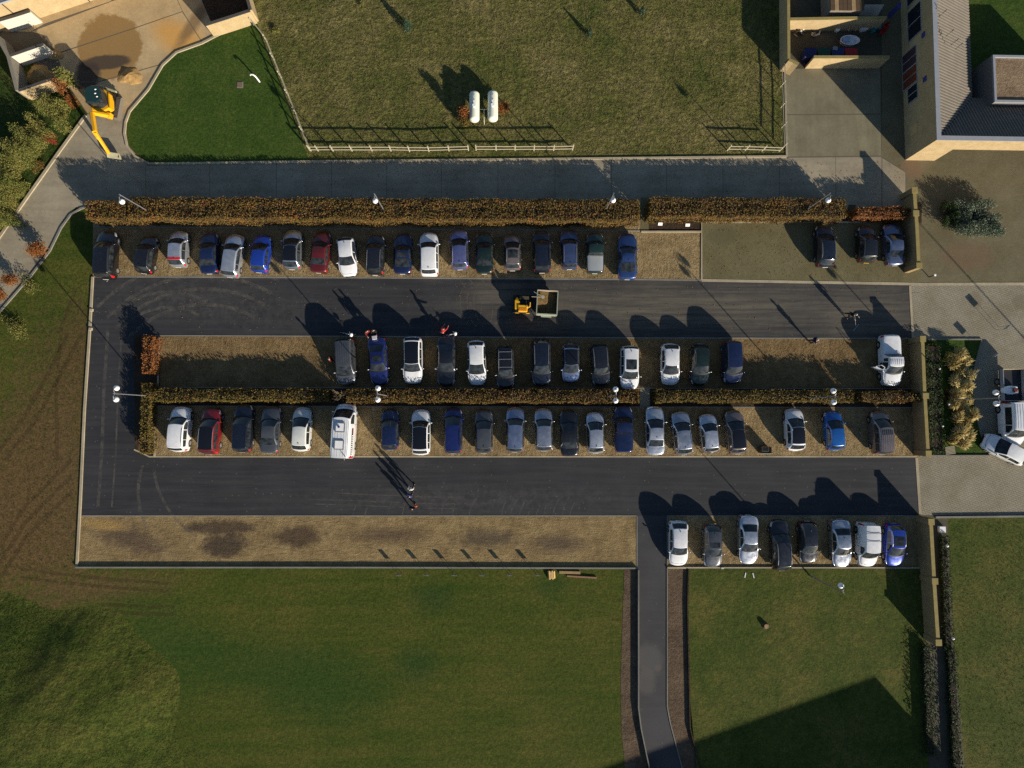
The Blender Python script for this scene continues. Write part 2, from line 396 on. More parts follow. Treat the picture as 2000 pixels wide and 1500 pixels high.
# sandy yard (top left), built of slabs
sheet('sandy_yard', [(-60, 60), (60, -90), (480, -90), (470, 45), (420, 70), (395, 84), (344, 102), (316, 128), (288, 176), (250, 222), (170, 222), (120, 150)], .010, m_joint)
yard = bpy.data.objects['sandy_yard']
def slab(poly, mat, parent, z=.012):
    sheet('slab', poly, z, mat, parent, None)
slab([(-60, 60), (60, -90), (250, -90), (217, 2), (85, 47), (60, 62)], m_conc_yard, yard)
slab([(62, 62), (218, 3), (330, -36), (356, 22), (260, 55), (110, 104), (92, 70)], m_conc_yard, yard)
slab([(331, -37), (251, -88), (480, -88), (470, 45), (420, 69), (396, 83), (357, 22)], m_conc_yard, yard)
slab([(111, 106), (261, 56.5), (356, 23.5), (395, 84), (344, 102), (318, 124), (196, 158), (130, 160)], m_conc_yard, yard)
slab([(131, 162), (196, 160), (317, 126), (288, 176), (250, 222), (171, 221)], m_conc_yard, yard)

# concrete lane to the lower left and the long concrete road
lane = sheet('concrete_lane', [(172, 222), (250, 222), (246, 252), (250, 284), (270, 306), (292, 322), (170, 400), (148, 405), (125, 430), (100, 478), (58, 535), (0, 603), (-80, 700), (-80, 575), (0, 464)], .012, m_conc)
slab([(173, 223), (249, 223), (245, 252), (249, 285), (262, 300), (208, 296), (137, 273)], m_conc, lane, .014)
slab([(136, 274), (208, 298), (263, 301), (291, 322), (190, 385), (105, 321)], m_conc, lane, .014)
slab([(104, 322), (189, 386), (148, 405), (125, 430), (108, 460), (52, 392)], m_conc, lane, .014)
slab([(51, 393), (107, 462), (100, 478), (58, 535), (45, 550), (-5, 472)], m_conc, lane, .014)
slab([(-6, 474), (44, 551), (0, 603), (-80, 700), (-80, 577)], m_conc, lane, .014)
road = sheet('concrete_road', [(190, 370), (292, 321), (604, 317), (1535, 308), (1722, 306), (1770, 336), (1770, 404), (150, 406)], .016, m_joint)
JX = [150, 285, 410, 540, 648, 755.5, 862, 972.5, 1084, 1194, 1302, 1412, 1522, 1632, 1722]
for i in range(len(JX) - 1):
    a, b = JX[i] + .45, JX[i + 1] - .45
    ty = lambda x: (321 - (x - 292) * .0105) if x > 292 else 321 + (292 - x) * .45
    pts = [(a, 405.5), (a, ty(a) + .2), (b, ty(b) + .2), (b, 405.5)]
    if i == 0: pts = [(150.5, 405.5), (190.3, 370), (b, ty(b) + .2), (b, 405.5)]
    slab(pts, m_conc, road, .018)
slab([(1723, 309), (1768, 337), (1768, 404), (1723, 404)], m_conc, road, .018)
ry = sheet('concrete_yard', [(1533, 134), (1720, 134), (1722, 306), (1535, 308)], .012, m_joint)
slab([(1535, 135), (1719, 135), (1720, 222), (1535.5, 223)], m_conc_r, ry, .014)
slab([(1535.5, 225), (1720, 224), (1721, 304), (1536, 306)], m_conc_r, ry, .014)
sheet('paved_forecourt', [(1721, -80), (2120, -80), (2120, 553), (1777, 553), (1795, 540), (1790, 405), (1770, 404), (1770, 336), (1722, 306)], .010, m_brickp)
sheet('enclosure_floor', [(1526, -80), (1722, -80), (1722, 134), (1526, 134)], .011, m_dark_pave)
sheet('paved_bay', [(1371, 434), (1795, 434), (1797, 556), (1371, 547)], .016, m_bay)
sheet('paved_yard', [(1777, 553), (2120, 553), (2120, 1006), (1797, 1006), (1790, 890), (1783, 660)], .014, m_hex)

tar = sheet('tarmac', [(181, 541), (700, 543), (1370, 548), (1778, 556), (1784, 660), (1790, 890), (1798, 1008), (156, 1008)], .016, m_tar)
sheet('path', [(1245, 1007), (1303, 1007), (1303, 1380), (1309, 1412), (1340, 1530), (1274, 1530), (1251, 1420), (1246, 1380)], .018, m_path)
sheet('parking_strip', [(182, 430), (1254, 430), (1254, 546), (181, 540)], .020, m_strip)
sheet('parking_strip', [(1254, 454), (1370, 454), (1370, 547), (1254, 546)], .020, m_strip)
sheet('hedge_bed', [(182, 395), (1800, 395), (1800, 436), (1369, 436), (1369, 453), (1252, 453), (1252, 431), (182, 431)], .014, m_bed)
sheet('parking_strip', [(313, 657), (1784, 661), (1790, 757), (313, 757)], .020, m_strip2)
sheet('hedge_bed', [(262, 655), (313, 655), (313, 757), (1792, 758), (1792, 796), (303, 796), (303, 892), (278, 890), (264, 882)], .022, m_bed)
sheet('parking_strip', [(303, 794), (1792, 796), (1796, 892), (303, 892)], .024, m_strip)
sheet('bare_strip', [(156, 1008), (1243, 1008), (1243, 1107), (151, 1107)], .020, m_bottom)
sheet('parking_strip', [(1303, 1008), (1798, 1008), (1803, 1108), (1303, 1108)], .020, m_strip)
sheet('path_bank', [(1219, 1112), (1246, 1112), (1247, 1380), (1252, 1420), (1275, 1530), (1224, 1530), (1214, 1430), (1212, 1330)], .014, m_dbank)
sheet('path_bank', [(1303, 1110), (1342, 1110), (1340, 1180), (1346, 1420), (1372, 1530), (1338, 1530), (1308, 1412), (1303, 1380)], .016, m_dbank)
sheet('wall_walk', [(1798, 1006), (1850, 1006), (1862, 1260), (1890, 1560), (1815, 1560), (1806, 1260)], .012, m_dark_pave)
sheet('planting_bed', [(1808, 664), (1918, 664), (1903, 720), (1900, 760), (1905, 800), (1915, 845), (1930, 889), (1812, 889)], .020, m_lawn)
sheet('footpath', [(1251, 386), (1267, 386), (1267, 452), (1251, 452)], .024, m_bay)
sheet('footpath', [(1250, 756), (1269, 756), (1269, 797), (1250, 797)], .028, m_hex)
sheet('footpath', [(1656, 400), (1671, 400), (1671, 436), (1656, 436)], .024, m_dark_pave)

# kerbs and edgings
kerb([(168, 226), (120, 292), (60, 377), (0, 463), (-60, 548)], .26, .12, m_kerb)
kerb([(488, 40), (420, 72), (395, 85), (345, 103), (318, 128), (290, 176), (254, 218), (246, 240), (244, 262), (249, 285), (265, 306), (292, 320), (330, 320), (600, 316), (1000, 312), (1536, 306)], .20, .12, m_kerb)
kerb([(1536, 306), (1534, 220), (1532, 134)], .16, .10, m_kerb)
kerb([(-60, 678), (0, 609), (60, 540), (98, 490), (120, 445), (138, 420), (158, 408), (172, 404)], .18, .10, m_kerb_grey)
kerb([(182, 541), (176, 650), (166, 800), (158, 980), (151, 1108)], .22, .12, m_kerb)
kerb([(182, 540.5), (700, 542.5), (1253, 546), (1370, 547.5)], .14, .03, m_kerb_grey)
kerb([(1370, 547.5), (1797, 555), (2110, 554)], .26, .035, m_kerb)
kerb([(1370, 546), (1370, 434), (1600, 434), (1690, 434)], .16, .08, m_kerb)
kerb([(1252, 453), (1369, 453)], .18, .1, m_kerb)
kerb([(182, 443), (1250, 451)], .12, .06, m_kerb_grey)
kerb([(1777, 558), (1783, 664)], .22, .036, m_kerb)
kerb([(1790, 894), (1797, 1004)], .26, .036, m_kerb)
kerb([(303, 655.5), (700, 657), (1250, 660), (1783, 661)], .11, .04, m_kerb_grey)
kerb([(311, 657), (309, 756)], .16, .09, m_kerb)
kerb([(302, 892), (302, 795)], .16, .09, m_kerb)
kerb([(309, 757), (1788, 759)], .10, .05, m_kerb_grey)
kerb([(303, 793), (1790, 796)], .10, .05, m_kerb_grey)
kerb([(262, 878), (280, 886), (292, 892), (1000, 892), (1790, 892)], .13, .04, m_kerb)
kerb([(156, 1007.5), (700, 1007.5), (1244, 1007.5)], .11, .035, m_kerb_grey)
kerb([(1244, 1008), (1244, 1106)], .09, .05, m_kerb_grey)
kerb([(1303, 1008), (1303, 1380), (1309, 1412), (1340, 1530)], .09, .07, m_kerb_grey)
kerb([(1303, 1007.5), (1797, 1007.5)], .09, .035, m_kerb_grey)
kerb([(150, 1107.5), (700, 1107.5), (1215, 1109), (1244, 1109)], .14, .22, m_kerb_grey)
kerb([(1303, 1108.5), (1800, 1109)], .16, .14, m_kerb)
kerb([(1246, 1112), (1246, 1380), (1251, 1420), (1274, 1530)], .10, .34, m_kerb_grey)
kerb([(1344, 1112), (1342, 1180), (1347, 1420), (1374, 1530)], .12, .22, m_bed, 'lawn_edge')
kerb([(1826, 1010), (2110, 1007)], .18, .16, m_kerb_grey)
kerb([(1812, 663), (1916, 663), (1902, 720), (1899, 760), (1904, 800), (1914, 845), (1931, 890), (1812, 890)], .14, .12, m_kerb_grey)

# tyre marks: dusty traces on the tarmac
def dustmat():
    n = N('tyre_dust', .95, .1); n.out((.17, .155, .13))
    t = n.nt.nodes.new('ShaderNodeBsdfTransparent'); mx = n.nt.nodes.new('ShaderNodeMixShader')
    f = n.math('MULTIPLY', n.rng(n.noise(1.3, 6, .8), .40, .64, 0, 1), .52)
    n.L(f, mx.inputs[0]); n.L(t.outputs[0], mx.inputs[1]); n.L(n.b.outputs[0], mx.inputs[2])
    n.L(mx.outputs[0], n.nt.nodes['Material Output'].inputs[0]); return n.m
m_dust = dustmat()
def mark(px, wd=.16):
    P = [G(x, y) for x, y in px]; V = []; F = []
    for i, p in enumerate(P):
        d = (P[min(i + 1, len(P) - 1)] - P[max(i - 1, 0)]).normalized(); s = Vector((-d.y, d.x, 0)) * wd / 2
        V += [p - s + Vector((0, 0, .0205)), p + s + Vector((0, 0, .0205))]
    F = [(2 * i, 2 * i + 2, 2 * i + 3, 2 * i + 1) for i in range(len(P) - 1)]
    MB().add(V, F).build('tyre_mark', m_dust, tar)
for r in (205, 236, 262, 290): mark(arc(400, 800, r, 215 + r * .03, 300, 16), .34)
for r in (120, 150): mark(arc(330, 720, r, 225, 300, 12), .3)
mark(arc(420, 960, 150, 150, 200, 8), .3); mark(arc(470, 900, 170, 120, 175, 9), .28)
for cx in (905, 925, 948, 962): mark(arc(cx - 60, 600, 75, -50, 30, 8), .09)
for cx in (905, 918, 931): mark(arc(cx + 70, 590, 76, 140, 210, 8), .09)
for x in (690, 712, 756, 786, 862, 884, 916, 980, 996, 1014, 1030, 1046, 1062, 1080, 1098, 1112): mark(arc(x + 62, 1012 + random.uniform(-4, 8), 62, 180, 180 + random.uniform(22, 52), 6), .11)
for y in (962, 975, 984): mark([(600 + random.uniform(0, 90), y), (700, y + 3), (820, y + 8), (900, y + 9)], .09)
for _ in range(12):
    x = random.uniform(1050, 1700); y = random.uniform(565, 645); l = random.uniform(60, 190)
    mark([(x, y), (x + l / 2, y + random.uniform(-3, 3)), (x + l, y + random.uniform(-6, 6))], .12)
for _ in range(3):
    x = random.uniform(190, 245); mark([(x, 640), (x - 8, 760), (x - 12, 880), (x - 20, 990)], .16)

def rut(px, wd, mat):
    P = [G(x, y) for x, y in px]; V = []
    for i, p in enumerate(P):
        d = (P[min(i + 1, len(P) - 1)] - P[max(i - 1, 0)]).normalized(); s_ = Vector((-d.y, d.x, 0)) * wd / 2
        V += [p - s_ + Vector((0, 0, .006)), p + s_ + Vector((0, 0, .006))]
    MB().add(V, [(2 * i, 2 * i + 2, 2 * i + 3, 2 * i + 1) for i in range(len(P) - 1)]).build('wheel_rut', mat, bpy.data.objects['ground'])
def rutmat():
    n = N('rut_soil', .95, .1); n.out(n.mix(n.noise(4, 4, .7), (.045, .030, .016), (.11, .07, .035)))
    t = n.nt.nodes.new('ShaderNodeBsdfTransparent'); mx = n.nt.nodes.new('ShaderNodeMixShader')
    n.L(n.math('MULTIPLY', n.rng(n.noise(2.2, 6, .8), .38, .6), .42), mx.inputs[0]); n.L(t.outputs[0], mx.inputs[1]); n.L(n.b.outputs[0], mx.inputs[2])
    n.L(mx.outputs[0], n.nt.nodes['Material Output'].inputs[0]); return n.m
m_rut = rutmat()
for k in (0, 14): rut([(205, 1180 + k), (245, 1183 + k), (285, 1185 + k), (340, 1186 + k)], .35, m_rut)
for k in (0, 16): rut([(40, 1112 + k), (110, 1120 + k), (200, 1130 + k), (330, 1140 + k)], .3, m_rut)
for k in (0, 30, 62): rut([(0, 1130 - k), (50, 1050 - k), (100, 1000 - k), (140, 960 - k)], .4, m_rut)
for k in (0, 26): rut([(160 - k, 650), (120 - k, 730), (70 - k, 820), (10 - k, 900)], .4, m_rut)
rut([(150, 560), (120, 640), (110, 760), (112, 900)], .35, m_rut)
for k in (0, 9): rut([(1195, 1172 + 38 * (k > 0)), (1214, 1173 + 38 * (k > 0))], .3, m_rut)
# ---------------------------------------------------------------- mound (bottom left)
def mound():
    nx, ny = 150, 150; V = []; F = []
    c = G(60, 1420)
    for j in range(ny):
        for i in range(nx):
            u, v = i / (nx - 1) * 2 - 1, j / (ny - 1) * 2 - 1
            x, y = c.x + u * 22, c.y + v * 18
            an = math.atan2(y - c.y + 3, x - c.x + 2.5); e = math.hypot((x - c.x + 2.5) / 17.5, (y - c.y + 3) / 15.2) * (1 + .05 * math.sin(an * 5 + 1) + .035 * math.sin(an * 11))
            k = max(0, 1 - e ** 2.2)
            z = 2.3 * k ** 1.4 + .04 * math.sin(x * 2.3 + 1.7 * math.sin(y * .9)) * math.sin(y * 1.7 + 2.1 * math.sin(x * .7)) * min(1, k * 5)
            V.append((x, y, -.12 * (e - 1) - .002 if k == 0 else z + .002))
    for j in range(ny - 1):
        for i in range(nx - 1): F.append((j * nx + i, j * nx + i + 1, (j + 1) * nx + i + 1, (j + 1) * nx + i))
    F = [f for f in F if max(V[q][2] for q in f) > 0]
    o = link('mound', mesh_np('mound', V, F, m_mound, True)); o['kind'] = 'structure'
mound()

# ---------------------------------------------------------------- leaves and grass as small faces
def leaf_mesh(name, P, size, mat, up=.0, asp=.62, out=None):
    P = np.asarray(P, float); n = len(P); s = size * rng.uniform(.65, 1.35, (n, 1))
    nrm = rng.normal(size=(n, 3)); nrm[:, 2] += up
    if out is not None: nrm += out
    nrm /= np.linalg.norm(nrm, axis=1, keepdims=True) + 1e-9
    a = np.cross(nrm, rng.normal(size=(n, 3))); a /= np.linalg.norm(a, axis=1, keepdims=True) + 1e-9
    b = np.cross(nrm, a)
    V = np.stack([P - a * s, P - b * s * asp, P + a * s, P + b * s * asp], 1).reshape(-1, 3)
    return mesh_np(name, V, np.arange(4 * n).reshape(-1, 4), mat)

def wob(x, y, k=0.0):
    return (np.sin(x * 1.1 + k) + np.sin(x * 2.7 + 1.3 + k) * .6 + np.sin(x * 5.3 + y * 2 + k * 2) * .4 + np.sin(y * 3.1 + .5)) / 3

def inside_px(poly):
    Q = np.array([(G(x, y).x, G(x, y).y) for x, y in poly])
    def f(p):
        c = np.zeros(len(p), bool); j = len(Q) - 1
        for i in range(len(Q)):
            a, b = Q[i], Q[j]
            c ^= ((a[1] > p[:, 1]) != (b[1] > p[:, 1])) & (p[:, 0] < (b[0] - a[0]) * (p[:, 1] - a[1]) / (b[1] - a[1] + 1e-12) + a[0]); j = i
        return c
    return f, Q.min(0), Q.max(0)

def tufts(name, poly, n, size, mat, label, cat='grass', zf=None):
    f, lo, hi = inside_px(poly)
    p = rng.uniform(lo, hi, (int(n * 1.6), 2)); p = p[f(p)][:n]
    cl = wob(p[:, 0] * 1.3, p[:, 1] * 1.3, 2.0); p = p[rng.uniform(size=len(p)) < .55 + .45 * cl]
    z = np.zeros(len(p)) if zf is None else zf(p)
    # each tuft: three upright leaning blades
    k = len(p); V = np.zeros((k, 3, 3, 3))
    for b in range(3):
        a = rng.uniform(0, 2 * np.pi, k); ln = size * rng.uniform(.6, 1.4, k); h = ln * rng.uniform(.5, 1.1, k)
        base = np.stack([p[:, 0], p[:, 1], z], 1); side = np.stack([-np.sin(a), np.cos(a), np.zeros(k)], 1) * (size * .28)
        tip = base + np.stack([np.cos(a) * ln, np.sin(a) * ln, h], 1)
        V[:, b, 0] = base - side; V[:, b, 1] = base + side; V[:, b, 2] = tip
    o = link(name, mesh_np(name, V.reshape(-1, 3), np.arange(9 * k).reshape(-1, 3), mat))
    return tag(o, label, cat, None, 'stuff')

m_tuft = leafmat('field_tufts', [(.066, .082, .026), (.125, .118, .045), (.190, .155, .074), (.260, .210, .108)], .9, .35)
m_tuft_g = leafmat('green_tufts', [(.030, .056, .010), (.056, .076, .016), (.095, .098, .028)], .9, .25)
tufts('field_grass_tufts', [(520, -60), (1540, -60), (1532, 130), (1533, 300), (608, 306), (515, 70)], 42000, .09, m_tuft, 'rough dry tufted grass across the fenced field')
tufts('verge_grass_tufts', [(-40, 660), (60, 545), (125, 445), (178, 430), (176, 640), (160, 900), (152, 1100), (-40, 1180)], 5000, .07, m_tuft_g, 'thin worn grass on the verge left of the car park')
def mound_z(p):
    c = G(60, 1420); e = np.hypot((p[:, 0] - c.x + 2.5) / 17.5, (p[:, 1] - c.y + 3) / 15.2); k = np.maximum(0, 1 - e ** 2.2)
    return 2.3 * k ** 1.4
tufts('mound_grass_tufts', [(-60, 1170), (60, 1175), (180, 1220), (300, 1330), (420, 1500), (440, 1540), (-60, 1540)], 8000, .06, m_tuft_g, 'coarse tufted grass covering the low mound at the lawn corner', zf=mound_z)
tufts('lawn_grass_tufts', [(1350, 1118), (1795, 1118), (1805, 1500), (1375, 1520)], 9000, .06, m_tuft_g, 'short mown grass right of the asphalt path')
tufts('far_lawn_tufts', [(1862, 1018), (2060, 1016), (2060, 1520), (1895, 1520)], 6000, .07, m_tuft_g, 'short mown grass beyond the brick wall on the right')
def litter(polys, n, mat, label):
    P = []
    for poly, k in polys:
        f, lo, hi = inside_px(poly); p = rng.uniform(lo, hi, (int(n * k * 2.2), 2)); p = p[f(p)][:int(n * k)]; P.append(p)
    P = np.concatenate(P); P = np.column_stack([P, np.full(len(P), .045)])
    o = link('fallen_leaves', leaf_mesh('fallen_leaves', P, .05, mat, up=2.5)); tag(o, label, 'fallen leaves', None, 'stuff')
litter([([(185, 446), (1250, 452), (1250, 545), (185, 538)], .25), ([(315, 660), (1780, 664), (1785, 756), (315, 756)], .35), ([(305, 798), (1785, 800), (1790, 890), (305, 890)], .18), ([(200, 330), (1760, 315), (1760, 402), (200, 402)], .12), ([(190, 545), (1770, 558), (1780, 655), (190, 650)], .05), ([(1380, 440), (1780, 440), (1780, 545), (1380, 540)], .05)], 7000,
       leafmat('dead_leaves', [(.10, .045, .016), (.17, .085, .030), (.24, .14, .05), (.12, .07, .03)], .9, .1), 'brown fallen leaves scattered over the parking strips and road')
# ================================================================ HEDGES, TREES, PLANTS
BEECH = [(.078, .036, .014), (.100, .072, .019), (.145, .070, .021), (.102, .092, .020), (.190, .102, .027), (.225, .086, .026)]
GOLD = [(.150, .058, .020), (.070, .062, .016), (.125, .088, .020), (.165, .112, .024), (.078, .078, .018), (.200, .082, .024)]
RUST = [(.080, .028, .010), (.180, .066, .020), (.260, .100, .028), (.150, .080, .022)]
m_beech = leafmat('beech_leaves', BEECH); m_gold = leafmat('golden_leaves', GOLD); m_rust = leafmat('rust_leaves', RUST)
m_bush = leafmat('bush_leaves', [(.065, .085, .016), (.125, .138, .030), (.190, .180, .048), (.240, .205, .060)])
m_red = leafmat('red_leaves', [(.10, .020, .010), (.22, .045, .018), (.30, .075, .025)])
m_ever = leafmat('evergreen_leaves', [(.014, .032, .009), (.028, .054, .014), (.048, .072, .022)])
m_silver = leafmat('silver_leaves', [(.080, .110, .070), (.130, .165, .110), (.200, .225, .155)])
m_conifer = leafmat('conifer_needles', [(.022, .050, .028), (.045, .085, .048), (.080, .120, .070)])
m_straw = leafmat('straw_blades', [(.20, .145, .045), (.36, .275, .095), (.52, .42, .18), (.64, .54, .27)], .8, .35)
m_twig = plain('bark', (.075, .055, .040), .9); m_core = plain('hedge_core', (.022, .015, .009), .95)

def hedge(rect, h, mat, label, group=None, dens=150, size=.07, gaps=(), south=0.0):
    """clipped hedge whose TOP shows at photo rect (x0, y0, x1, y1); parts: twigs, foliage"""
    x0, y0, x1, y1 = rect
    a = G(x0, y1, h); b = G(x1, y0, h); L, W = b.x - a.x, b.y - a.y
    t = empty('hedge', (a.x, a.y, 0)); tag(t, label, 'hedge', group)
    nx = max(2, int(L / .7)); ny = max(2, int(W / .7)); m = MB()
    m.box((L / 2, W / 2, (h - .22) / 2), (L - .36, W - .36, h - .22)); m.build('core', m_core, t)  # solid dark filler added inside, keeps the leaves from being see-through
    P = []; O = []
    for face, ar in (('t', L * W), ('s', L * h), ('n', L * h), ('w', W * h), ('e', W * h)):
        n = int(ar * dens); u = rng.uniform(size=n); v = rng.uniform(size=n); d = rng.normal(0, .05, n) - np.abs(rng.normal(0, .07, n))
        if face == 't':
            x, y = u * L, v * W; z = h + d + .24 * wob(x * .9 + a.x, y * 1.5, a.y) - .22 * (np.abs(v - .5) * 2) ** 3; o = (0, -.3, 1.9)
        elif face in 'sn':
            x, z = u * L, v * h; k = .2 * wob(x + a.x, z * 1.4, 3.0 + a.y)
            y = (-k - d) if face == 's' else (W + k + d); o = (0, -1.9 if face == 's' else 1.9, .3)
        else:
            y, z = u * W, v * h; k = .1 * wob(y + a.y, z * 1.4, 5.0)
            x = (-k - d) if face == 'w' else (L + k + d); o = (-1.9 if face == 'w' else 1.9, 0, .3)
        P.append(np.stack([x, y, z], 1)); O.append(np.tile(o, (n, 1)))
    P = np.concatenate(P); O = np.concatenate(O)
    keep = np.ones(len(P), bool)
    for g in gaps: keep &= ~(np.abs(P[:, 0] - g * L) < .25)
    P[:, 2] = np.maximum(P[:, 2], .05)
    f = link('foliage', leaf_mesh('foliage', P[keep], size, mat, out=O[keep]), None, t); f['kind'] = 'stuff'
    return t
HG1 = 'hedges between the concrete road and the car park'; HG2 = 'hedges between the two middle parking strips'
hedge((166, 391, 243, 427), 2.1, m_beech, 'short rust brown hedge block at the left end, beside the lane', HG1)
hedge((249, 389, 1249, 425), 2.1, m_beech, 'very long brown and orange hedge behind the upper row of cars', HG1)
hedge((1270, 387, 1654, 421), 2.0, m_beech, 'brown hedge right of the footpath, behind the paved bay', HG1)
hedge((1674, 404, 1789, 424), 1.5, m_rust, 'short low rust hedge above the two cars at the bay corner', HG1)
hedge((276, 657, 298, 728), 1.5, m_rust, 'small rust hedge piece at the upper left corner of the middle island', HG2)
hedge((271, 748, 294, 886), 1.3, m_gold, 'upright golden hedge along the left end of the middle island', HG2)
hedge((300, 760, 640, 784), 1.5, m_gold, 'golden hedge left of the bare bush on the middle island', HG2)
hedge((676, 761, 1248, 786), 1.5, m_beech, 'long mixed brown hedge in the centre of the middle island', HG2)
hedge((1283, 762, 1668, 785), 1.5, m_gold, 'brown green hedge right of the small footpath on the middle island', HG2)
hedge((1684, 764, 1802, 785), 1.4, m_beech, 'short hedge at the right end of the middle island by the wall', HG2)
hedge((1816, 672, 1839, 884), .9, m_ever, 'dark evergreen hedge along the wall in the planting bed')
hedge((1813, 1262, 1823, 1480), .9, m_ever, 'thin scruffy hedge running down from the end of the brick wall', dens=70)
hedge((1848, 1048, 1856, 1270), .6, m_ever, 'narrow dark hedge on the lawn side of the brick wall', dens=80)
hedge((1864, 1272, 1872, 1530), .65, m_ever, 'narrow hedge edging the far right lawn below the wall end', dens=80)

def bush(px, py, r, h, mat, label, cat='bush', group=None, dens=380, size=.046, name='bush', ry=None, lobes=13, box=False):
    c = G(px, py); t = empty(name, c); tag(t, label, cat, group)
    ry = ry or r; P = []
    cen = [(random.gauss(0, r * .46), random.gauss(0, ry * .46), h * random.uniform(.25, .75), random.uniform(.28, .58)) for _ in range(lobes)]
    if box: cen = [(random.uniform(-r, r), random.uniform(-ry, ry), h * random.uniform(.4, .75), random.uniform(.3, .42)) for _ in range(lobes)]
    m = MB()
    for cx, cy, cz, k in cen:
        m.tube([(0, 0, 0), (cx * .5, cy * .5, cz * .5), (cx, cy, cz * 1.15)], [.035, .022, .008], 5)
        n = int(dens * r * ry * k * k * 6)
        d = rng.normal(size=(n, 3)); d /= np.linalg.norm(d, axis=1, keepdims=True)
        q = d * (rng.uniform(.25, 1, (n, 1)) ** .45) * np.array([r * k, ry * k, h * .45]) * (1 + .18 * np.sin(d[:, :1] * 9 + cx))
        P.append(q + np.array([cx, cy, cz]))
    P = np.concatenate(P); P[:, 2] = np.maximum(P[:, 2], .03)
    m.build('stem', m_twig, t)
    f = link('foliage', leaf_mesh('foliage', P, size, mat, up=.3), None, t); f['kind'] = 'stuff'
    return t
BG = 'bushes on the bank along the concrete lane'
bush(112, 222, 1.5, 2.2, m_bush, 'large pale green bush just below the storage bay wall', group=BG)
bush(86, 262, 1.2, 2.0, m_bush, 'pale bush next to the reddish bush on the lane bank', group=BG)
bush(103, 276, .5, 1.1, m_red, 'small reddish bush halfway along the lane bank', group=BG)
bush(66, 300, 1.3, 2.0, m_bush, 'olive bush below the reddish bush on the lane bank', group=BG)
bush(44, 318, 1.2, 1.8, m_bush, 'yellow green bush in the middle of the lane bank', group=BG)
bush(80, 322, .6, .7, m_gold, 'low brown bush right beside the lane kerb', group=BG)
bush(28, 352, 1.3, 1.9, m_bush, 'broad yellow green bush lower on the lane bank', group=BG)
bush(46, 372, 1.0, 1.0, m_bush, 'low olive bush touching the lane kerb', group=BG)
bush(12, 392, 1.4, 1.6, m_bush, 'yellow green bush at the left picture edge above the lane', group=BG)
bush(22, 424, 1.1, 1.4, m_bush, 'lowest bush on the bank, at the kerb near the picture edge', group=BG)
bush(-8, 440, 1.3, 1.3, m_bush, 'yellow green bush cut by the left picture edge', group=BG)
bush(150, 206, .6, 1.2, m_rust, 'rust coloured bush behind the excavator by the bay wall', group=BG)
bush(30, 640, 1.2, .7, m_bush, 'weedy green clump on the verge at the end of the lane', dens=90)
bush(62, 560, .8, .6, m_bush, 'small weedy clump beside the lane edge', dens=90)

def tree(px, py, h, r, mat, label, cat='tree', slim=False, size=.07, dens=1.0, name='tree', lean=(0, 0)):
    c = G(px, py); t = empty(name, c); tag(t, label, cat); m = MB()
    top = Vector((lean[0], lean[1], h * .9))
    m.tube([(0, 0, 0), top * .35, top * .7, top], [.06 + h * .012, .05 + h * .006, .03, .01], 7)
    P = []
    for i in range(16):
        k = random.uniform(.28, .95); b = top * k; a = random.uniform(0, 6.28); rr = r * (1.15 - k * (.85 if slim else .4)) * random.uniform(.6, 1)
        e = b + Vector((math.cos(a) * rr, math.sin(a) * rr, random.uniform(.1, .5)))
        m.tube([b, (b + e) / 2 + Vector((0, 0, .08)), e], [.022, .014, .005], 5)
        n = int(110 * dens); q = rng.normal(0, .26 * r + .06, (n, 3)) + np.array(b + (e - b) * random.uniform(.6, 1.0)); P.append(q)
    P = np.concatenate(P); P[:, 2] = np.clip(P[:, 2], .15, h)
    m.build('trunk', m_twig, t)
    f = link('crown', leaf_mesh('crown', P, size, mat), None, t); f['kind'] = 'stuff'
    return t
tree(908, 234, 2.1, .42, m_rust, 'slender orange red tree left of the two gas tanks', slim=True)
tree(912, 243, 1.2, .34, m_gold, 'small golden sapling right beside the slender red tree')
tree(982, 216, .9, .45, m_rust, 'small brown bush tree right of the gas tanks', dens=.6)
tree(86, 492, 1.7, .6, m_rust, 'small rust red tree at the edge of the lane, nearest the hedge')
tree(34, 552, 1.4, .45, m_rust, 'thin rust tree further down the lane edge', dens=.6)
tree(14, 578, 1.3, .4, m_rust, 'thin rust tree on the lane edge at the picture side', dens=.6)
tree(143, 186, 2.6, .5, m_rust, 'sparse brown leaved tree growing at the storage bay corner', dens=.45)
tree(156, 172, 2.9, .55, m_bush, dens=.8, label= 'green leaved tree beside the storage bay corner')

def conifer(px, py, h, r, label):
    c = G(px, py); t = empty('conifer', c); tag(t, label, 'conifer'); m = MB()
    m.tube([(0, 0, 0), (0, 0, h)], [.05, .01], 6); m.build('trunk', m_twig, t)
    n = int(2600 * r * h / 2); k = rng.uniform(.04, 1, n) ** .8; a = rng.uniform(0, 2 * np.pi, n)
    rr = r * (1 - k) * (.55 + .45 * np.abs(np.sin(a * 3.5 + k * 22))) * rng.uniform(.35, 1, n) + .03
    P = np.stack([rr * np.cos(a), rr * np.sin(a), k * h * .98 + .03 - rr * .15], 1)
    f = link('crown', leaf_mesh('crown', P, .055, m_conifer, up=.5), None, t); f['kind'] = 'stuff'
conifer(797, 58, 1.7, .7, 'bushy blue green young conifer in the field, largest of three')
conifer(1150, 70, 1.2, .42, 'small bright young conifer in the middle of the field')
conifer(1252, 28, 1.2, .40, 'small young conifer near the top edge of the field')
bush(710, 8, .35, .4, m_bush, 'tiny green sapling at the top edge of the field', dens=120)
bush(540, 62, .4, .4, m_bush, 'small weed clump beside the diagonal fence', dens=120)

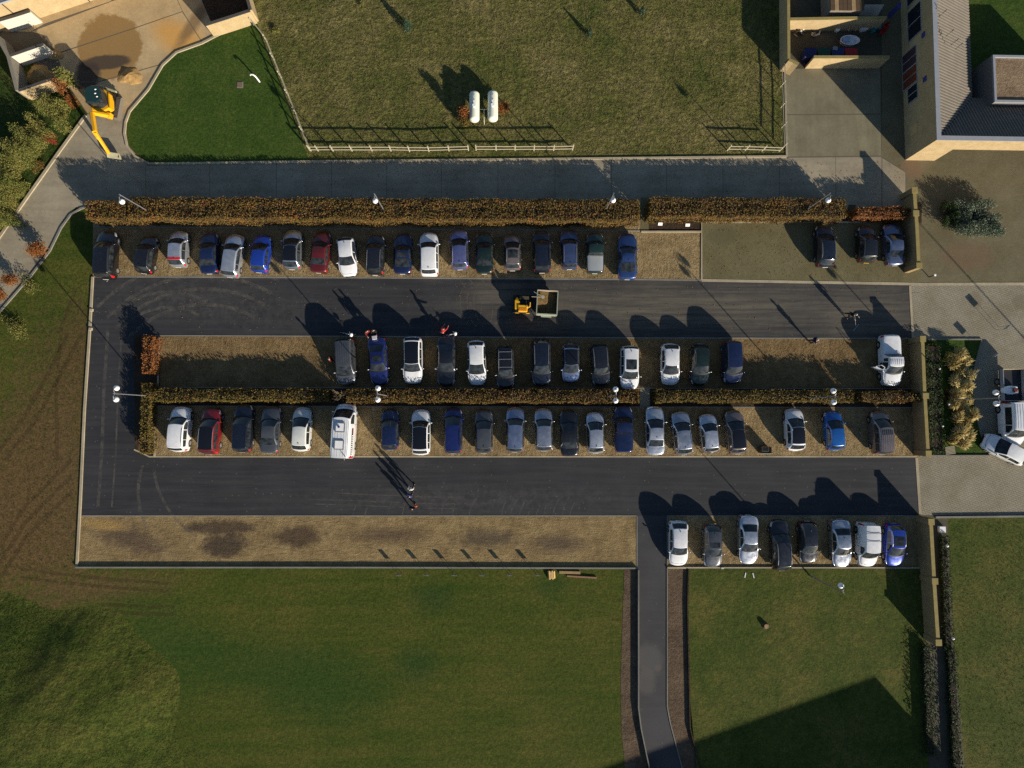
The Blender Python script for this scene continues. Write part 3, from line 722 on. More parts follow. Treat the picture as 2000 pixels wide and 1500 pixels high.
def bare_bush(px, py, h, r, label):
    c = G(px, py); t = empty('bare_bush', c); tag(t, label, 'bush', 'bare bushes in the middle hedge'); m = MB()
    for i in range(22):
        a = random.uniform(0, 6.28); rr = r * random.uniform(.35, 1); e = Vector((math.cos(a) * rr, math.sin(a) * rr, h * random.uniform(.6, 1)))
        mid = e * .5 + Vector((random.gauss(0, .06), random.gauss(0, .06), .1))
        m.tube([(0, 0, 0), mid, e], [.026, .016, .006], 5)
        for _ in range(3):
            s = mid.lerp(e, random.uniform(.1, .8)); m.tube([s, s + Vector((random.gauss(0, .2), random.gauss(0, .2), random.uniform(.08, .3)))], [.010, .004], 4)
    m.build('branches', plain('pale_bark', (.24, .18, .10), .9), t)
bare_bush(668, 774, 2.0, .75, 'leafless branching bush in the hedge gap above the white camper van')
bare_bush(1008, 776, 2.2, .75, 'leafless bush sticking out of the hedge above the roof rack car')
bare_bush(1373, 780, 1.9, .55, 'leafless bush in the hedge between the footpath and the double lamp')
bare_bush(1712, 778, 2.0, .6, 'leafless bush in the hedge below the white pickup')

bush(1898, 430, 2.0, 1.25, m_silver, 'big squarish grey green shrub in the paved forecourt', 'shrub', size=.06, dens=210, name='shrub', ry=1.5, lobes=40, box=True)
bush(1845, 426, .6, 1.2, m_ever, 'dark evergreen shrub left of the big grey green one', 'shrub', dens=420, name='shrub', ry=1.3, lobes=16, box=True)

def grass_clump(px, py, h, r, label, mat):
    c = G(px, py); t = empty('grass_clump', c); tag(t, label, 'ornamental grass', 'ornamental grasses in the planting bed')
    k = 420; a = rng.uniform(0, 2 * np.pi, k); ln = r * rng.uniform(.35, 1.1, k); hh = h * rng.uniform(.5, 1.0, k)
    base = np.stack([rng.normal(0, .12, k), rng.normal(0, .12, k), np.zeros(k)], 1); ou = np.stack([np.cos(a), np.sin(a), np.zeros(k)], 1)
    wind = np.array([.18, .12, 0])
    mid = base + ou * (ln * .45)[:, None] + np.array([0, 0, 1]) * hh[:, None]; tip = mid + (ou * ln[:, None] * .7 + wind) - np.array([0, 0, 1]) * (hh * .25)[:, None]
    sd = np.stack([-np.sin(a), np.cos(a), np.zeros(k)], 1) * .026
    V = np.stack([base - sd, base + sd, mid + sd, mid - sd, mid - sd * 1.2, mid + sd * 1.2, tip + sd * .6, tip - sd * .6], 1).reshape(-1, 3)
    f = link('blades', mesh_np('blades', V, np.arange(8 * k).reshape(-1, 4), mat), None, t); f['kind'] = 'stuff'
GC = [(1862, 695), (1878, 708), (1852, 712), (1868, 728), (1884, 735), (1856, 745), (1876, 755), (1862, 772), (1882, 780), (1852, 790), (1870, 800), (1886, 812), (1858, 818), (1876, 832), (1862, 845), (1884, 850), (1852, 858), (1872, 866)]
ORD = ['topmost', 'second', 'third', 'fourth', 'fifth', 'sixth', 'seventh', 'eighth', 'ninth']
for i, (x, y) in enumerate(GC):
    grass_clump(x, y, random.uniform(.6, 1.2), random.uniform(.36, .62), 'straw coloured grass clump in the planting bed, %s from the top in its %s file' % (ORD[sum(1 for q in GC[:i] if (q[0] > 1868) == (x > 1868))], 'right' if x > 1868 else 'left'), m_straw)
bush(1845, 700, .6, .8, m_bush, 'green leafy plant at the top of the planting bed', dens=140)
bush(1850, 770, .5, .7, m_rust, 'brownish plant in the middle of the planting bed', dens=140)
# ================================================================ WALLS, BUILDINGS
def brickmat(name, c1, c2, cm):
    n = N(name, .9, .15)
    t = n.nt.nodes.new('ShaderNodeTexBrick'); x = n.nt.nodes.new('ShaderNodeSeparateXYZ'); n.L(n.pos, x.inputs[0])
    cb = n.nt.nodes.new('ShaderNodeCombineXYZ'); n.L(n.math('ADD', x.outputs[0], x.outputs[1]), cb.inputs[0]); n.L(x.outputs[2], cb.inputs[1])
    n.L(cb.outputs[0], t.inputs['Vector']); t.inputs['Scale'].default_value = 1; t.inputs['Brick Width'].default_value = .22; t.inputs['Row Height'].default_value = .072
    t.inputs['Mortar Size'].default_value = .008; t.inputs['Color1'].default_value = (*c1, 1); t.inputs['Color2'].default_value = (*c2, 1); t.inputs['Mortar'].default_value = (*cm, 1)
    f = n.noise(1.2, 5, .65); col = n.mix(n.rng(f, .3, .7), n.mix(1, t.outputs['Color'], (.8, .78, .74), 'MULTIPLY'), t.outputs['Color'])
    return n.out(col, n.bump(t.outputs['Fac'], .3, -.01))
m_cream = brickmat('cream_brick', (.43, .32, .17), (.50, .38, .21), (.36, .29, .18))
m_cope = plain('mossy_coping', (.26, .205, .075), .9, var=.35, scale=2.5)
m_cope_g = plain('dark_coping', (.075, .07, .062), .8, var=.3)
m_white_c = plain('pale_concrete', (.52, .49, .41), .9, var=.2, scale=1.5)
m_grey_c = plain('grey_concrete', (.20, .18, .145), .9, var=.3, scale=1.5)
m_metal = plain('grey_metal', (.30, .31, .33), .45, .5, .6); m_zinc = plain('zinc_trim', (.36, .37, .39), .5, .4, .3)
m_dark = plain('dark_metal', (.02, .021, .024), .5, .4); m_black = plain('black_plastic', (.008, .008, .009), .55, .3)
m_glass = plain('window_glass', (.012, .016, .022), .06, .6, var=.3)
m_wood = plain('timber', (.30, .20, .10), .85, var=.35, scale=4); m_wood_d = plain('dark_timber', (.085, .055, .030), .9, var=.4, scale=3)
m_pale_wood = plain('pale_rails', (.42, .375, .265), .85, var=.2, scale=3)
m_whitep = plain('white_paint', (.80, .80, .78), .4, .4, var=.05); m_yel = plain('machine_yellow', (.72, .36, .008), .45, .4, var=.12, scale=1.5)

m_cream_shade = brickmat('shaded_cream_brick', (.27, .19, .095), (.33, .235, .12), (.22, .165, .095))  # cream brick darkened: the shade on these walls is put into the colour
def wall(px, h, th, label, mat=None, cope=None, name='brick_wall', piers=(), cw=.06, cat='wall'):
    """free-standing wall; px are photo pixels of its TOP centre line"""
    P = [G(x, y, h) for x, y in px]; c = P[0]; t = empty(name, (c.x, c.y, 0)); tag(t, label, cat)
    Q = [p - Vector((c.x, c.y, 0)) for p in P]
    V, F = ribbon(Q, th, 0, h - .06); MB().add(V, F).build('brickwork', mat or m_cream, t)
    V, F = ribbon(Q, th + cw, h - .058, h); MB().add(V, F).build('coping', cope or m_cope, t)
    for i in piers:
        a, b = Q[0], Q[-1]; p = a.lerp(b, i)
        MB().box((p.x, p.y, (h + .02) / 2), (th + .22, th + .22, h + .02)).build('pier', mat or m_cream, t)
        MB().box((p.x, p.y, h + .045), (th + .30, th + .30, .05)).build('pier_cap', cope or m_cope, t)
    return t
wall([(1802, 662), (1806, 760), (1813, 886)], 1.7, .26, 'brick wall between the middle parking strips and the planting bed', m_cream_shade, piers=(0, .5, 1))
wall([(1818, 1012), (1825, 1140), (1833, 1260)], 1.8, .28, 'long brick wall with mossy top right of the bottom car row', m_cream_shade, piers=(.03, .5, .98))
wall([(1786, 372), (1791, 440), (1795, 522)], 1.8, .28, 'brick wall closing the right end of the paved bay', m_cream_shade, piers=(0, .3, .98))
wall([(1540, -50), (1540.5, 37), (1541, 114)], 1.8, .22, 'tall left side wall of the junk enclosure next to the field')
wall([(1543, 37), (1650, 35), (1732, 34)], 1.8, .22, 'brick wall across the back of the junk enclosure')
wall([(1590, 111), (1660, 111), (1738, 111)], 1.8, .22, 'brick wall in front of the bins, facing the concrete yard')
wall([(1541, 116), (1551, 120), (1560, 125)], 1.8, .22, 'short splayed wall stub at the enclosure entrance')
# storage bays, top left
t = empty('storage_bay', G(34, 178) * 1.0); tag(t, 'two pale concrete storage bays with sand, joined by a back wall', 'storage bay')
def bw(px, h, th, nm, mat, cope=m_cope_g):
    o0 = t.location; Q = [G(x, y, h) - Vector((o0.x, o0.y, 0)) for x, y in px]
    V, F = ribbon(Q, th, 0, h - .05); a = MB().add(V, F).build(nm, mat, t)
    V, F = ribbon(Q, th + .03, h - .048, h); MB().add(V, F).build('coping', cope, a)
bw([(-6, 70), (16, 110), (33, 176)], 1.6, .3, 'back_wall', m_grey_c, m_grey_c)  # shadow on the inner face is put into this wall's darker grey
bw([(36, 176.5), (80, 161), (123, 147)], 1.6, .24, 'outer_wall', m_cream)
bw([(20, 108), (52, 97), (84, 86)], 1.6, .24, 'divider_wall', m_white_c)
bw([(-4, 40), (30, 30), (58, 21)], 1.6, .24, 'divider_wall', m_white_c)
m_sand = soil('sand', (.33, .20, .075), (.47, .31, .13), (), None, .6, .08, 3)
def heap(px, py, r, h, label, ry=None, mat=None, name='sand_heap', cat='sand heap'):
    c = G(px, py); ry = ry or r; V = [(0, 0, h)]; F = []; nr, na = 9, 26
    for j in range(1, nr + 1):
        for i in range(na):
            a = 2 * math.pi * i / na; k = j / nr; rr = k * (1 + .13 * math.sin(a * 3 + px) + .07 * math.sin(a * 7))
            V.append((rr * r * math.cos(a), rr * ry * math.sin(a), max(0, h * (1 - k) ** 1.15 + .06 * h * math.sin(a * 5 + j)) if j < nr else -.02))
    for i in range(na): F.append((0, 1 + i, 1 + (i + 1) % na))
    for j in range(nr - 1):
        for i in range(na): F.append((1 + j * na + i, 1 + (j + 1) * na + i, 1 + (j + 1) * na + (i + 1) % na, 1 + j * na + (i + 1) % na))
    o = MB().add(V, F).build(name, mat or m_sand, loc=(c.x, c.y, .016), smooth=True)
    return tag(o, label, cat)
heap(78, 146, 1.4, .75, 'curved heap of yellow sand inside the lower storage bay', 1.0)
heap(255, 150, 1.3, .45, 'low sand heap in the yard beside the excavator blade', .9)
heap(110, 108, .8, .3, 'small spill of sand at the mouth of the lower bay', .5)
# right-hand bay of the sandy yard
t = empty('storage_bay', G(400, 60)); tag(t, 'walled storage bay with a floor painted shade-dark and cream outer walls at the top edge of the photo', 'storage bay')
bw([(401, 48), (445, 34), (488, 20)], 1.75, .26, 'outer_wall', m_cream)
bw([(489, 19), (478, -20), (466, -60)], 1.75, .26, 'outer_wall', m_cream)
bw([(354, -62), (300, -48)], 1.75, .26, 'back_wall', m_cream)
o = sheet('bay_floor', [(360, -80), (470, -80), (484, 28), (420, 62)], .016, m_bed);  # dark soil tone paints in the shade inside the bay
# farm building, top left: only its long wall and roof edge reach into the photo
p0 = G(-90, 101); p1 = G(240, -10); d = (p1 - p0).normalized(); n_ = Vector((-d.y, d.x, 0)); p0 = p0 + n_ * .45; p1 = p1 + n_ * .45
t = empty('farm_building', p0, math.atan2(d.y, d.x)); tag(t, 'long cream brick building whose wall and roof edge show at the top left corner', 'building')
Lb = (p1 - p0).length + 14
MB().box((Lb / 2, 5, 1.6), (Lb, 10, 3.2)).build('wall', m_cream, t)
rf = MB().add([(-.3, -.3, 3.22), (Lb + .3, -.3, 3.22), (Lb + .3, 5, 5.2), (-.3, 5, 5.2), (-.3, 10.3, 3.22), (Lb + .3, 10.3, 3.22)], [(0, 1, 2, 3), (3, 2, 5, 4)]).build('roof', plain('slate', (.07, .08, .10), .6), t)
MB().tube([(-.3, -.32, 3.2), (Lb + .3, -.32, 3.2)], .08, 8).build('gutter', m_zinc, rf)
for u in (7.5, 14.2): MB().tube([(u, -.05, .05), (u, -.05, 3.15)], .045, 7).build('downpipe', m_dark, t)

# ---------------------------------------------------------------- main building, top right
H0 = 4.35
c0 = G(1768, 313); c1 = G(1832, 271, H0); cn = G(1823, 0, H0)
v_ = (cn - c1); ang = math.atan2(v_.y, v_.x) - math.pi / 2
bl = empty('brick_building', c0, ang); tag(bl, 'long cream brick building with ribbed inward sloping roofs at the top right', 'building')
LV, LU, TH = 24.0, 26.0, .34
MB().prism([(0, 0), (TH, 0), (TH, LV), (0, LV)], 0, H0).build('wall', m_cream, bl)
MB().prism([(TH + .002, 0), (2.95, 0), (2.95, TH), (TH + .002, TH)], 0, H0).build('wall', m_cream, bl)
MB().prism([(2.952, 0), (LU, 0), (LU, TH), (2.952, TH)], 2.5, H0).build('wall', m_cream, bl)
MB().prism([(2.95, 2.6), (LU, 2.6), (LU, 2.9), (2.95, 2.9)], 0, 2.9).build('wall', m_cream, bl)
MB().prism([(-.03, -.03), (.40, -.03), (.40, LV), (-.03, LV)], H0 + .002, H0 + .09).build('parapet_trim', m_zinc, bl)
MB().prism([(.402, -.03), (LU, -.03), (LU, .40), (.402, .40)], H0 + .002, H0 + .09).build('parapet_trim', m_zinc, bl)
m_roof = plain('ribbed_roof', (.150, .132, .108), .75, .3, var=.25, scale=1.2)
def ribbed(name, along, length, w0, w1, z0, z1, mitre):
    """ribbed sheet: ribs run down the slope; 'along' picks which axis the sheet runs along"""
    V = []; F = []; pitch = .30; n = int(length / pitch); k = 0
    for i in range(n):
        for s, up in ((0, 0), (.42, 0), (.50, 1), (.92, 1)):
            a = (i + s) * pitch + .42
            lim = w1 if not mitre else min(w1, max(w0 + .02, a))
            zz = z0 + (z1 - z0) * (lim - w0) / (w1 - w0)
            for wv, z in ((w0, z0), (lim, zz)):
                V.append((wv, a, z + up * .085) if along == 'v' else (a, wv, z + up * .085))
    for i in range(len(V) // 2 - 1): F.append((2 * i, 2 * i + 2, 2 * i + 3, 2 * i + 1))
    o = MB().add(V, F).build(name, m_roof, bl); return o
RW = 5.5; ZE = H0 - 2.5
ribbed('roof', 'v', 23.2, .42, RW, H0 - .12, ZE, True)
ribbed('roof', 'u', 25.0, .42, RW, H0 - .12, ZE, True)
MB().prism([(RW - .2, RW - .2), (RW, RW - .2), (RW, LV), (RW - .2, LV)], 0, ZE - .1).build('wall', m_cream, bl)
MB().prism([(RW + .002, RW - .2), (LU, RW - .2), (LU, RW), (RW + .002, RW)], 0, ZE - .1).build('wall', m_cream, bl)
bxx = empty('roof_box', (0, 0, 0)); bxx.parent = bl
q0 = bl.matrix_basis.inverted() @ G(1943, 199, 3.1); q1 = bl.matrix_basis.inverted() @ G(1943, 107, 3.1)
u0, va, vb = q0.x, q0.y, q1.y
MB().prism([(u0, va), (u0 + 9, va), (u0 + 9, vb), (u0, vb)], 0, 2.9).build('wall', plain('grey_cladding', (.16, .15, .14), .7), bxx)
MB().prism([(u0 + .25, va + .25), (u0 + 8.8, va + .25), (u0 + 8.8, vb - .25), (u0 + .25, vb - .25)], 2.902, 2.93).build('gravel', soil('roof_gravel', (.16, .11, .07), (.30, .22, .14), (), None, 1.0, .12, 3.5), bxx)
for a, b in (((u0, va), (u0 + 9, va + .22)), ((u0, vb - .22), (u0 + 9, vb)), ((u0, va + .222), (u0 + .22, vb - .222))):
    MB().prism([a, (b[0], a[1]), b, (a[0], b[1])], 2.902, 3.1).build('parapet_trim', m_zinc, bxx)
m_door = plain('red_brown_door', (.15, .038, .016), .6); m_door2 = plain('dark_plum_door', (.055, .028, .035), .6)
def wopen(v0, v1, z0, z1, mat, name, frame=True):
    w_ = MB().box((-.012, (v0 + v1) / 2, (z0 + z1) / 2), (.02, v1 - v0, z1 - z0)).build(name, mat, bl)
    if frame:
        f = MB()
        for a, b in (((v0, z0), (v1, z0)), ((v0, z1), (v1, z1)), ((v0, z0), (v0, z1)), ((v1, z0), (v1, z1)), (((v0 + v1) / 2, z0), ((v0 + v1) / 2, z1))):
            f.bar((-.03, a[0], a[1]), (-.03, b[0], b[1]), .06, .06, (1, 0, 0))
        f.build('frame', m_zinc, w_)
wopen(11.6, 14.6, 1.0, 2.9, m_glass, 'window'); wopen(15.2, 17.2, 1.0, 2.9, m_glass, 'window')
wopen(8.9, 10.7, .02, 2.1, m_door2, 'door'); wopen(7.1, 8.85, .02, 2.1, m_door, 'door'); wopen(5.4, 6.9, .7, 2.1, m_glass, 'window')
m_bluesign = plain('blue_sign', (.05, .05, .22), .5)
for v in (11.0, 6.6): MB().box((-.02, v, 3.1), (.03, .5, .5)).build('wall_plate', m_bluesign, bl)
MB().prism([(-.02, 2.0), (.02, 2.0), (.02, 3.0), (-.02, 3.0)], .9, 1.8).build('wall_plate', plain('sandstone', (.48, .34, .16), .9), bl)
for (u, v) in ((.9, 12.2), (1.5, 10.3), (1.9, 9.4), (2.3, 9.0)):
    MB().tube([(u, v, H0 - .3), (u, v, H0 + .25), (u + .12, v + .1, H0 + .5)], .035, 6).tube([(u - .2, v, H0 + .3), (u + .2, v, H0 + .3)], .02, 5).build('roof_fixture', m_dark, bl)
# off-frame neighbour whose shadow falls across the lower lawn
cs = [G(1972, 1622), G(1240, 1893), G(1390, 2260), G(2122, 1990)]
t = empty('brick_house', cs[0]); tag(t, 'tall brick block beyond the lower picture edge that shades the lawn', 'building')
Q = [(p.x - cs[0].x, p.y - cs[0].y) for p in cs]
MB().prism(Q, 0, 6.0).build('wall', m_cream, t)
MB().prism([(x * 1.01, y * 1.01) for x, y in Q], 6.002, 6.12).build('roof', m_zinc, t)

# shed and panels above the enclosure
t = empty('garden_shed', G(1650, 10)); tag(t, 'shed with brown plank roof above the junk enclosure', 'shed')
a = G(1622, 20, 1.9); b = G(1688, 20, 1.9); o_ = t.location
MB().prism([(a.x - o_.x + .1, a.y - o_.y + .05), (b.x - o_.x - .1, a.y - o_.y + .05), (b.x - o_.x - .1, a.y - o_.y + 4), (a.x - o_.x + .1, a.y - o_.y + 4)], 0, 1.85).build('wall', m_grey_c, t)
rf = MB().prism([(a.x - o_.x, a.y - o_.y), (b.x - o_.x, a.y - o_.y), (b.x - o_.x, a.y - o_.y + 4.2), (a.x - o_.x, a.y - o_.y + 4.2)], 1.86, 1.9).build('roof', m_wood_d, t)
nn = 8; wdt = (b.x - a.x) / nn
for i in range(nn):
    MB().box((a.x - o_.x + (i + .5) * wdt, a.y - o_.y + 2.1, 1.92 + .01 * (i % 3)), (wdt - .03, 4.24, .03)).build('plank', (m_wood_d, m_wood, m_wood_d, m_wood_d)[i % 4], rf)
for i, (x0, x1, lb) in enumerate(((1614, 1632, 'left white panel leaning against the shed'), (1635, 1674, 'wide middle white panel leaning against the shed'), (1677, 1714, 'right panel leaning beside the shed, its shade painted in'))):
    a = G(x0, 31); b = G(x1, 31); tp = [Vector((a.x, a.y, .02)), Vector((b.x, b.y, .02)), Vector((b.x + .05, b.y + .45, 1.0)), Vector((a.x + .05, a.y + .45, 1.0))]
    th = Vector((0, .04, -.02)); V = [p - tp[0] for p in tp] + [p + th - tp[0] for p in tp]
    o = MB().add(V, [(0, 1, 2, 3), (7, 6, 5, 4), (0, 4, 5, 1), (1, 5, 6, 2), (2, 6, 7, 3), (3, 7, 4, 0)]).build('leaning_sheet', m_whitep if i < 2 else m_white_c, loc=tp[0])  # last panel takes a darker tone as painted shade
    tag(o, lb, 'panel', 'panels leaning against the shed')

# ================================================================ FENCES
def fence(px, h, rails, label, posts=None, mat=None, rw=.04, pw=.09):
    P = [G(x, y) for x, y in px]; c = P[0]; t = empty('rail_fence', c); tag(t, label, 'fence')
    m = mat or m_pale_wood
    for p in P: MB().box((p.x - c.x, p.y - c.y, h / 2), (pw, pw, h), random.uniform(-.1, .1)).build('post', m, t)
    for a, b in zip(P[:-1], P[1:]):
        d = (b - a).normalized(); s = Vector((d.y, -d.x, 0)) * (pw / 2 + rw / 2)
        for z in rails:
            MB().bar(a - c + s + Vector((0, 0, z + random.uniform(-.03, .03))), b - c + s + Vector((0, 0, z + random.uniform(-.03, .03))), rw, .09).build('rail', m, t)
    return t
fence([(608, 295), (622, 295), (651, 295), (688, 295), (727, 295), (764, 295), (800, 296), (838, 296), (877, 295), (915, 294)], 1.2, (.42, 1.0), 'pale two rail fence along the road, left of the gas tanks')
fence([(930, 294), (969, 294), (1006, 294), (1043, 294), (1081, 294), (1118, 293)], 1.2, (.42, 1.0), 'pale two rail fence along the road, below the gas tanks')
fence([(1420, 294), (1455, 294), (1488, 295), (1521, 296)], 1.2, (.42, 1.0), 'short pale two rail fence beside the concrete yard')
fence([(606, 294), (592, 258), (578, 222), (564, 187), (550, 152), (536, 117), (522, 82), (496, 50)], 1.2, (.42, 1.0), 'pale rail fence running diagonally between lawn and field')
fence([(1527, 290), (1526, 250), (1525, 210), (1524, 170), (1523, 137)], 1.2, (.42, 1.0), 'thin rail fence along the left edge of the concrete yard', rw=.04, pw=.06)

# ================================================================ LAMPS
m_globe = plain('opal_globe', (.82, .83, .84), .12, .5, var=.02)
def lamp(px, py, hz, label, double=False, side=-1, group='globe lamp posts of the car park', mat=None):
    """px,py: photo pixel of the top of the pole"""
    p = G(px, py, hz); t = empty('lamp_post', (p.x, p.y, 0)); tag(t, label, 'lamp post', group)
    MB().tube([(0, 0, 0), (0, 0, .9)], .075, 10).build('base_sleeve', m_metal, t)
    MB().tube([(0, 0, .9), (0, 0, hz)], [.055, .042], 10).build('pole', m_metal, t)
    for s in ((-1, 1) if double else (side,)):
        MB().tube([(0, 0, hz - .25), (0, s * .25, hz - .02), (0, s * .5, hz - .1)], .028, 7).build('arm', m_metal, t)
        g = MB().sphere((0, s * .5, hz - .42), .245, 20, 14).build('globe', m_globe, t, smooth=True)
        MB().tube([(0, s * .5, hz - .18), (0, s * .5, hz - .06)], [.09, .05], 8).build('cap', m_metal, g)
lamp(232.7, 379.5, 5.9, 'single globe lamp post rising from the left end of the long hedge')
lamp(730.9, 378, 5.9, 'single globe lamp post in the long hedge above the white car parked nose outwards')
lamp(1199, 377, 5.9, 'single globe lamp post in the long hedge left of the footpath')
lamp(1622, 377, 5.9, 'single globe lamp post in the hedge behind the paved bay')
lamp(1648, 1158, 5.9, 'single globe lamp post standing on the lawn below the bottom car row', side=1)
lamp(221, 768.5, 5.9, 'double globe lamp post over the lane at the left end of the middle island', True)
lamp(736, 769, 5.9, 'double globe lamp post in the hedge right of the camper van', True)
lamp(1204, 771, 5.9, 'double globe lamp post in the hedge left of the small footpath', True)
lamp(1633, 774, 5.9, 'double globe lamp post in the hedge above the bright blue hatchback', True)
lamp(1953, 777, 5.9, 'double globe lamp post beside the planting bed near the flatbed truck', True)
p = G(2193, 872); t = empty('mast', p); tag(t, 'tall slim mast beyond the right picture edge that throws a long shadow', 'mast')
MB().tube([(0, 0, 0), (0, 0, 9.9)], [.09, .05], 10).build('pole', m_metal, t); MB().sphere((0, 0, 9.95), .09, 8, 6).build('finial', m_metal, t)

# ================================================================ GAS TANKS
m_tank = plain('cream_tank', (.66, .68, .56), .45, .4, var=.08, scale=1)
def tank(px, py, label):
    c = G(px, py, 1.0); t = empty('gas_tank', (c.x, c.y, 0)); tag(t, label, 'gas tank', 'gas tanks in the field')
    L, r, z = 3.05, .50, 1.02; V = []; F = []; n = 22; st = []
    for k in range(7): a = math.pi / 2 * k / 6; st.append((-L / 2 + .30 - .30 * math.cos(a), r * math.sin(a) + .002))
    st += [(-x, q) for x, q in reversed(st)]
    for y, q in st: V += [(q * math.cos(2 * math.pi * i / n), y, z + q * math.sin(2 * math.pi * i / n)) for i in range(n)]
    for j in range(len(st) - 1):
        for i in range(n): F.append((j * n + i, (j + 1) * n + i, (j + 1) * n + (i + 1) % n, j * n + (i + 1) % n))
    MB().add(V, F).build('shell', m_tank, t, smooth=True)
    for y in (-.95, .95): MB().prism([(-.36, y - .08), (.36, y - .08), (.36, y + .08), (-.36, y + .08)], .0, .72).build('saddle', m_grey_c, t)
    MB().tube([(0, -.15, z + r - .04), (0, -.15, z + r + .14)], .17, 14).build('valve_cover', m_whitep, t)
    for y in (.95, .45): MB().tube([(0, y - .08, z + r - .02), (0, y - .08, z + r + .12), (0, y + .08, z + r + .12), (0, y + .08, z + r - .02)], .025, 6).build('lifting_lug', m_metal, t)
    MB().bar((0, .05, z + r + .012), (0, .45, z + r + .012), .2, .012).build('name_plate', m_whitep, t)
tank(926.5, 209, 'left of the two cream gas tanks in the field'); tank(962.5, 208, 'right of the two cream gas tanks in the field')
c = G(946, 222); t = empty('gas_pipe', c); tag(t, 'thin pale T shaped pipe linking the two gas tanks', 'pipe')
MB().tube([(-.6, .05, .75), (.9, .05, .75)], .025, 6).build('cross_pipe', m_tank, t); MB().tube([(.0, .05, .75), (.0, -.9, .6), (.0, -1.1, .0)], .025, 6).build('feed_pipe', m_tank, t)
c = G(507, 160); t = empty('vent_pipe', c); tag(t, 'curved white vent pipe standing on the green lawn', 'pipe')
MB().tube([(0, 0, 0), (0, 0, .75), (-.05, .03, .95), (-.18, .1, 1.05), (-.38, .16, 1.05), (-.52, .14, .95)], .075, 10).build('pipe', m_whitep, t, smooth=True)
c = G(469, 166); t = empty('manhole', c); tag(t, 'square brown concrete manhole cover on the green lawn', 'manhole')
MB().box((0, 0, .02), (.62, .62, .05)).build('rim', m_grey_c, t); MB().box((0, 0, .05), (.5, .5, .03)).build('lid', plain('rusty_lid', (.17, .12, .085), .9), t)
# ================================================================ CARS
def paint(name, c, metal=0.0, rough=.25):
    n = N('paint_' + name, rough, .5, metal); n.b.inputs['Coat Weight'].default_value = 1.0; n.b.inputs['Coat Roughness'].default_value = .06
    f = n.noise(2.2, 5, .65); d = n.noise(9, 4, .7)
    col = n.mix(n.rng(f, .3, .7), tuple(x * .84 for x in c), c); col = n.mix(n.rng(d, .5, .75, 0, .10), col, (.20, .17, .13))
    n.out(col, None, n.rng(f, .3, .7, rough - .06, rough + .12)); return n.m
PAINT = {k: paint(k, *v) for k, v in dict(
    white=((.74, .75, .76),), offwhite=((.62, .63, .60),), silver=((.50, .53, .58), .85), bluesilver=((.36, .42, .56), .85), palesilver=((.64, .67, .72), .75),
    grey=((.085, .092, .105), .4), darkgrey=((.030, .033, .040), .35), black=((.006, .006, .008),), nearblack=((.010, .012, .018), .2),
    navy=((.007, .011, .024), .2), darkblue=((.008, .018, .070), .3), indigo=((.010, .020, .125), .3), blue=((.012, .050, .36), .3), midblue=((.035, .075, .22), .5),
    skyblue=((.010, .110, .40), .35), steel=((.09, .13, .26), .7), greyblue=((.13, .165, .27), .7), violet=((.20, .22, .46), .7),
    red=((.20, .010, .014), .2), darkred=((.10, .010, .010), .2), green=((.006, .018, .014), .2), darkgreen=((.012, .034, .028), .2), taupe=((.20, .165, .155), .45)).items()}
n = N('car_glass', .04, .45); n.out(n.ramp(n.noise(2.5, 3, .6), [(.3, (.005, .007, .009)), (.7, (.038, .044, .048))])); m_cglass = n.m
m_tyre = plain('tyre_rubber', (.016, .016, .017), .85); m_rim = plain('alloy_rim', (.42, .43, .45), .35, .5, .7, .1)
m_under = plain('underbody', (.006, .006, .006), .9); m_head = plain('headlight_glass', (.55, .58, .62), .12, .6, var=.2, scale=8)
m_tail = plain('red_lamp', (.40, .012, .012), .2, .5); m_plate = plain('plate_white', (.62, .62, .58), .5); m_plate_y = plain('plate_yellow', (.55, .36, .04), .5)
m_tonneau = plain('tonneau_vinyl', (.34, .36, .37), .45, .4, .2, .12, 1.5); m_blackroof = plain('black_roof_gloss', (.007, .008, .012), .12, .6)
m_intr = plain('seat_cloth', (.02, .02, .022), .9)

# t along the car from nose (0) to tail (1): cowl, top of windscreen, roof end, foot of rear window; heights in m
TYPES = dict(
    hatch=dict(tc=.25, tw=.44, tr=.86, tb=.965, H=1.47, hood=(.66, .92), boot=(.95, .80), belt=.93, split=.56, rw=.74),
    small=dict(tc=.23, tw=.42, tr=.86, tb=.965, H=1.50, hood=(.68, .96), boot=(.98, .82), belt=.95, split=.57, rw=.74),
    sedan=dict(tc=.27, tw=.43, tr=.68, tb=.83, H=1.44, hood=(.64, .92), boot=(1.02, .92), belt=.92, split=.55, rw=.72),
    coupe=dict(tc=.31, tw=.47, tr=.66, tb=.86, H=1.36, hood=(.62, .88), boot=(.98, .90), belt=.90, split=.60, rw=.70),
    estate=dict(tc=.26, tw=.41, tr=.90, tb=.975, H=1.50, hood=(.66, .93), boot=(.98, .82), belt=.94, split=.52, rw=.74),
    suv=dict(tc=.24, tw=.39, tr=.90, tb=.975, H=1.68, hood=(.82, 1.06), boot=(1.08, .92), belt=1.05, split=.52, rw=.76),
    mpv=dict(tc=.19, tw=.37, tr=.92, tb=.98, H=1.72, hood=(.76, 1.05), boot=(1.08, .90), belt=1.05, split=.50, rw=.78),
    van=dict(tc=.20, tw=.35, tr=.955, tb=.99, H=1.82, hood=(.80, 1.08), boot=(1.1, .95), belt=1.08, split=.46, rw=.84),
    camper=dict(tc=.10, tw=.235, tr=.97, tb=.995, H=2.45, hood=(.95, 1.22), boot=(1.2, 1.0), belt=1.25, split=.36, rw=.86),
    pickup=dict(tc=.24, tw=.36, tr=.56, tb=.60, H=1.72, hood=(.88, 1.08), boot=(1.10, 1.08), belt=1.06, split=.46, rw=.76))

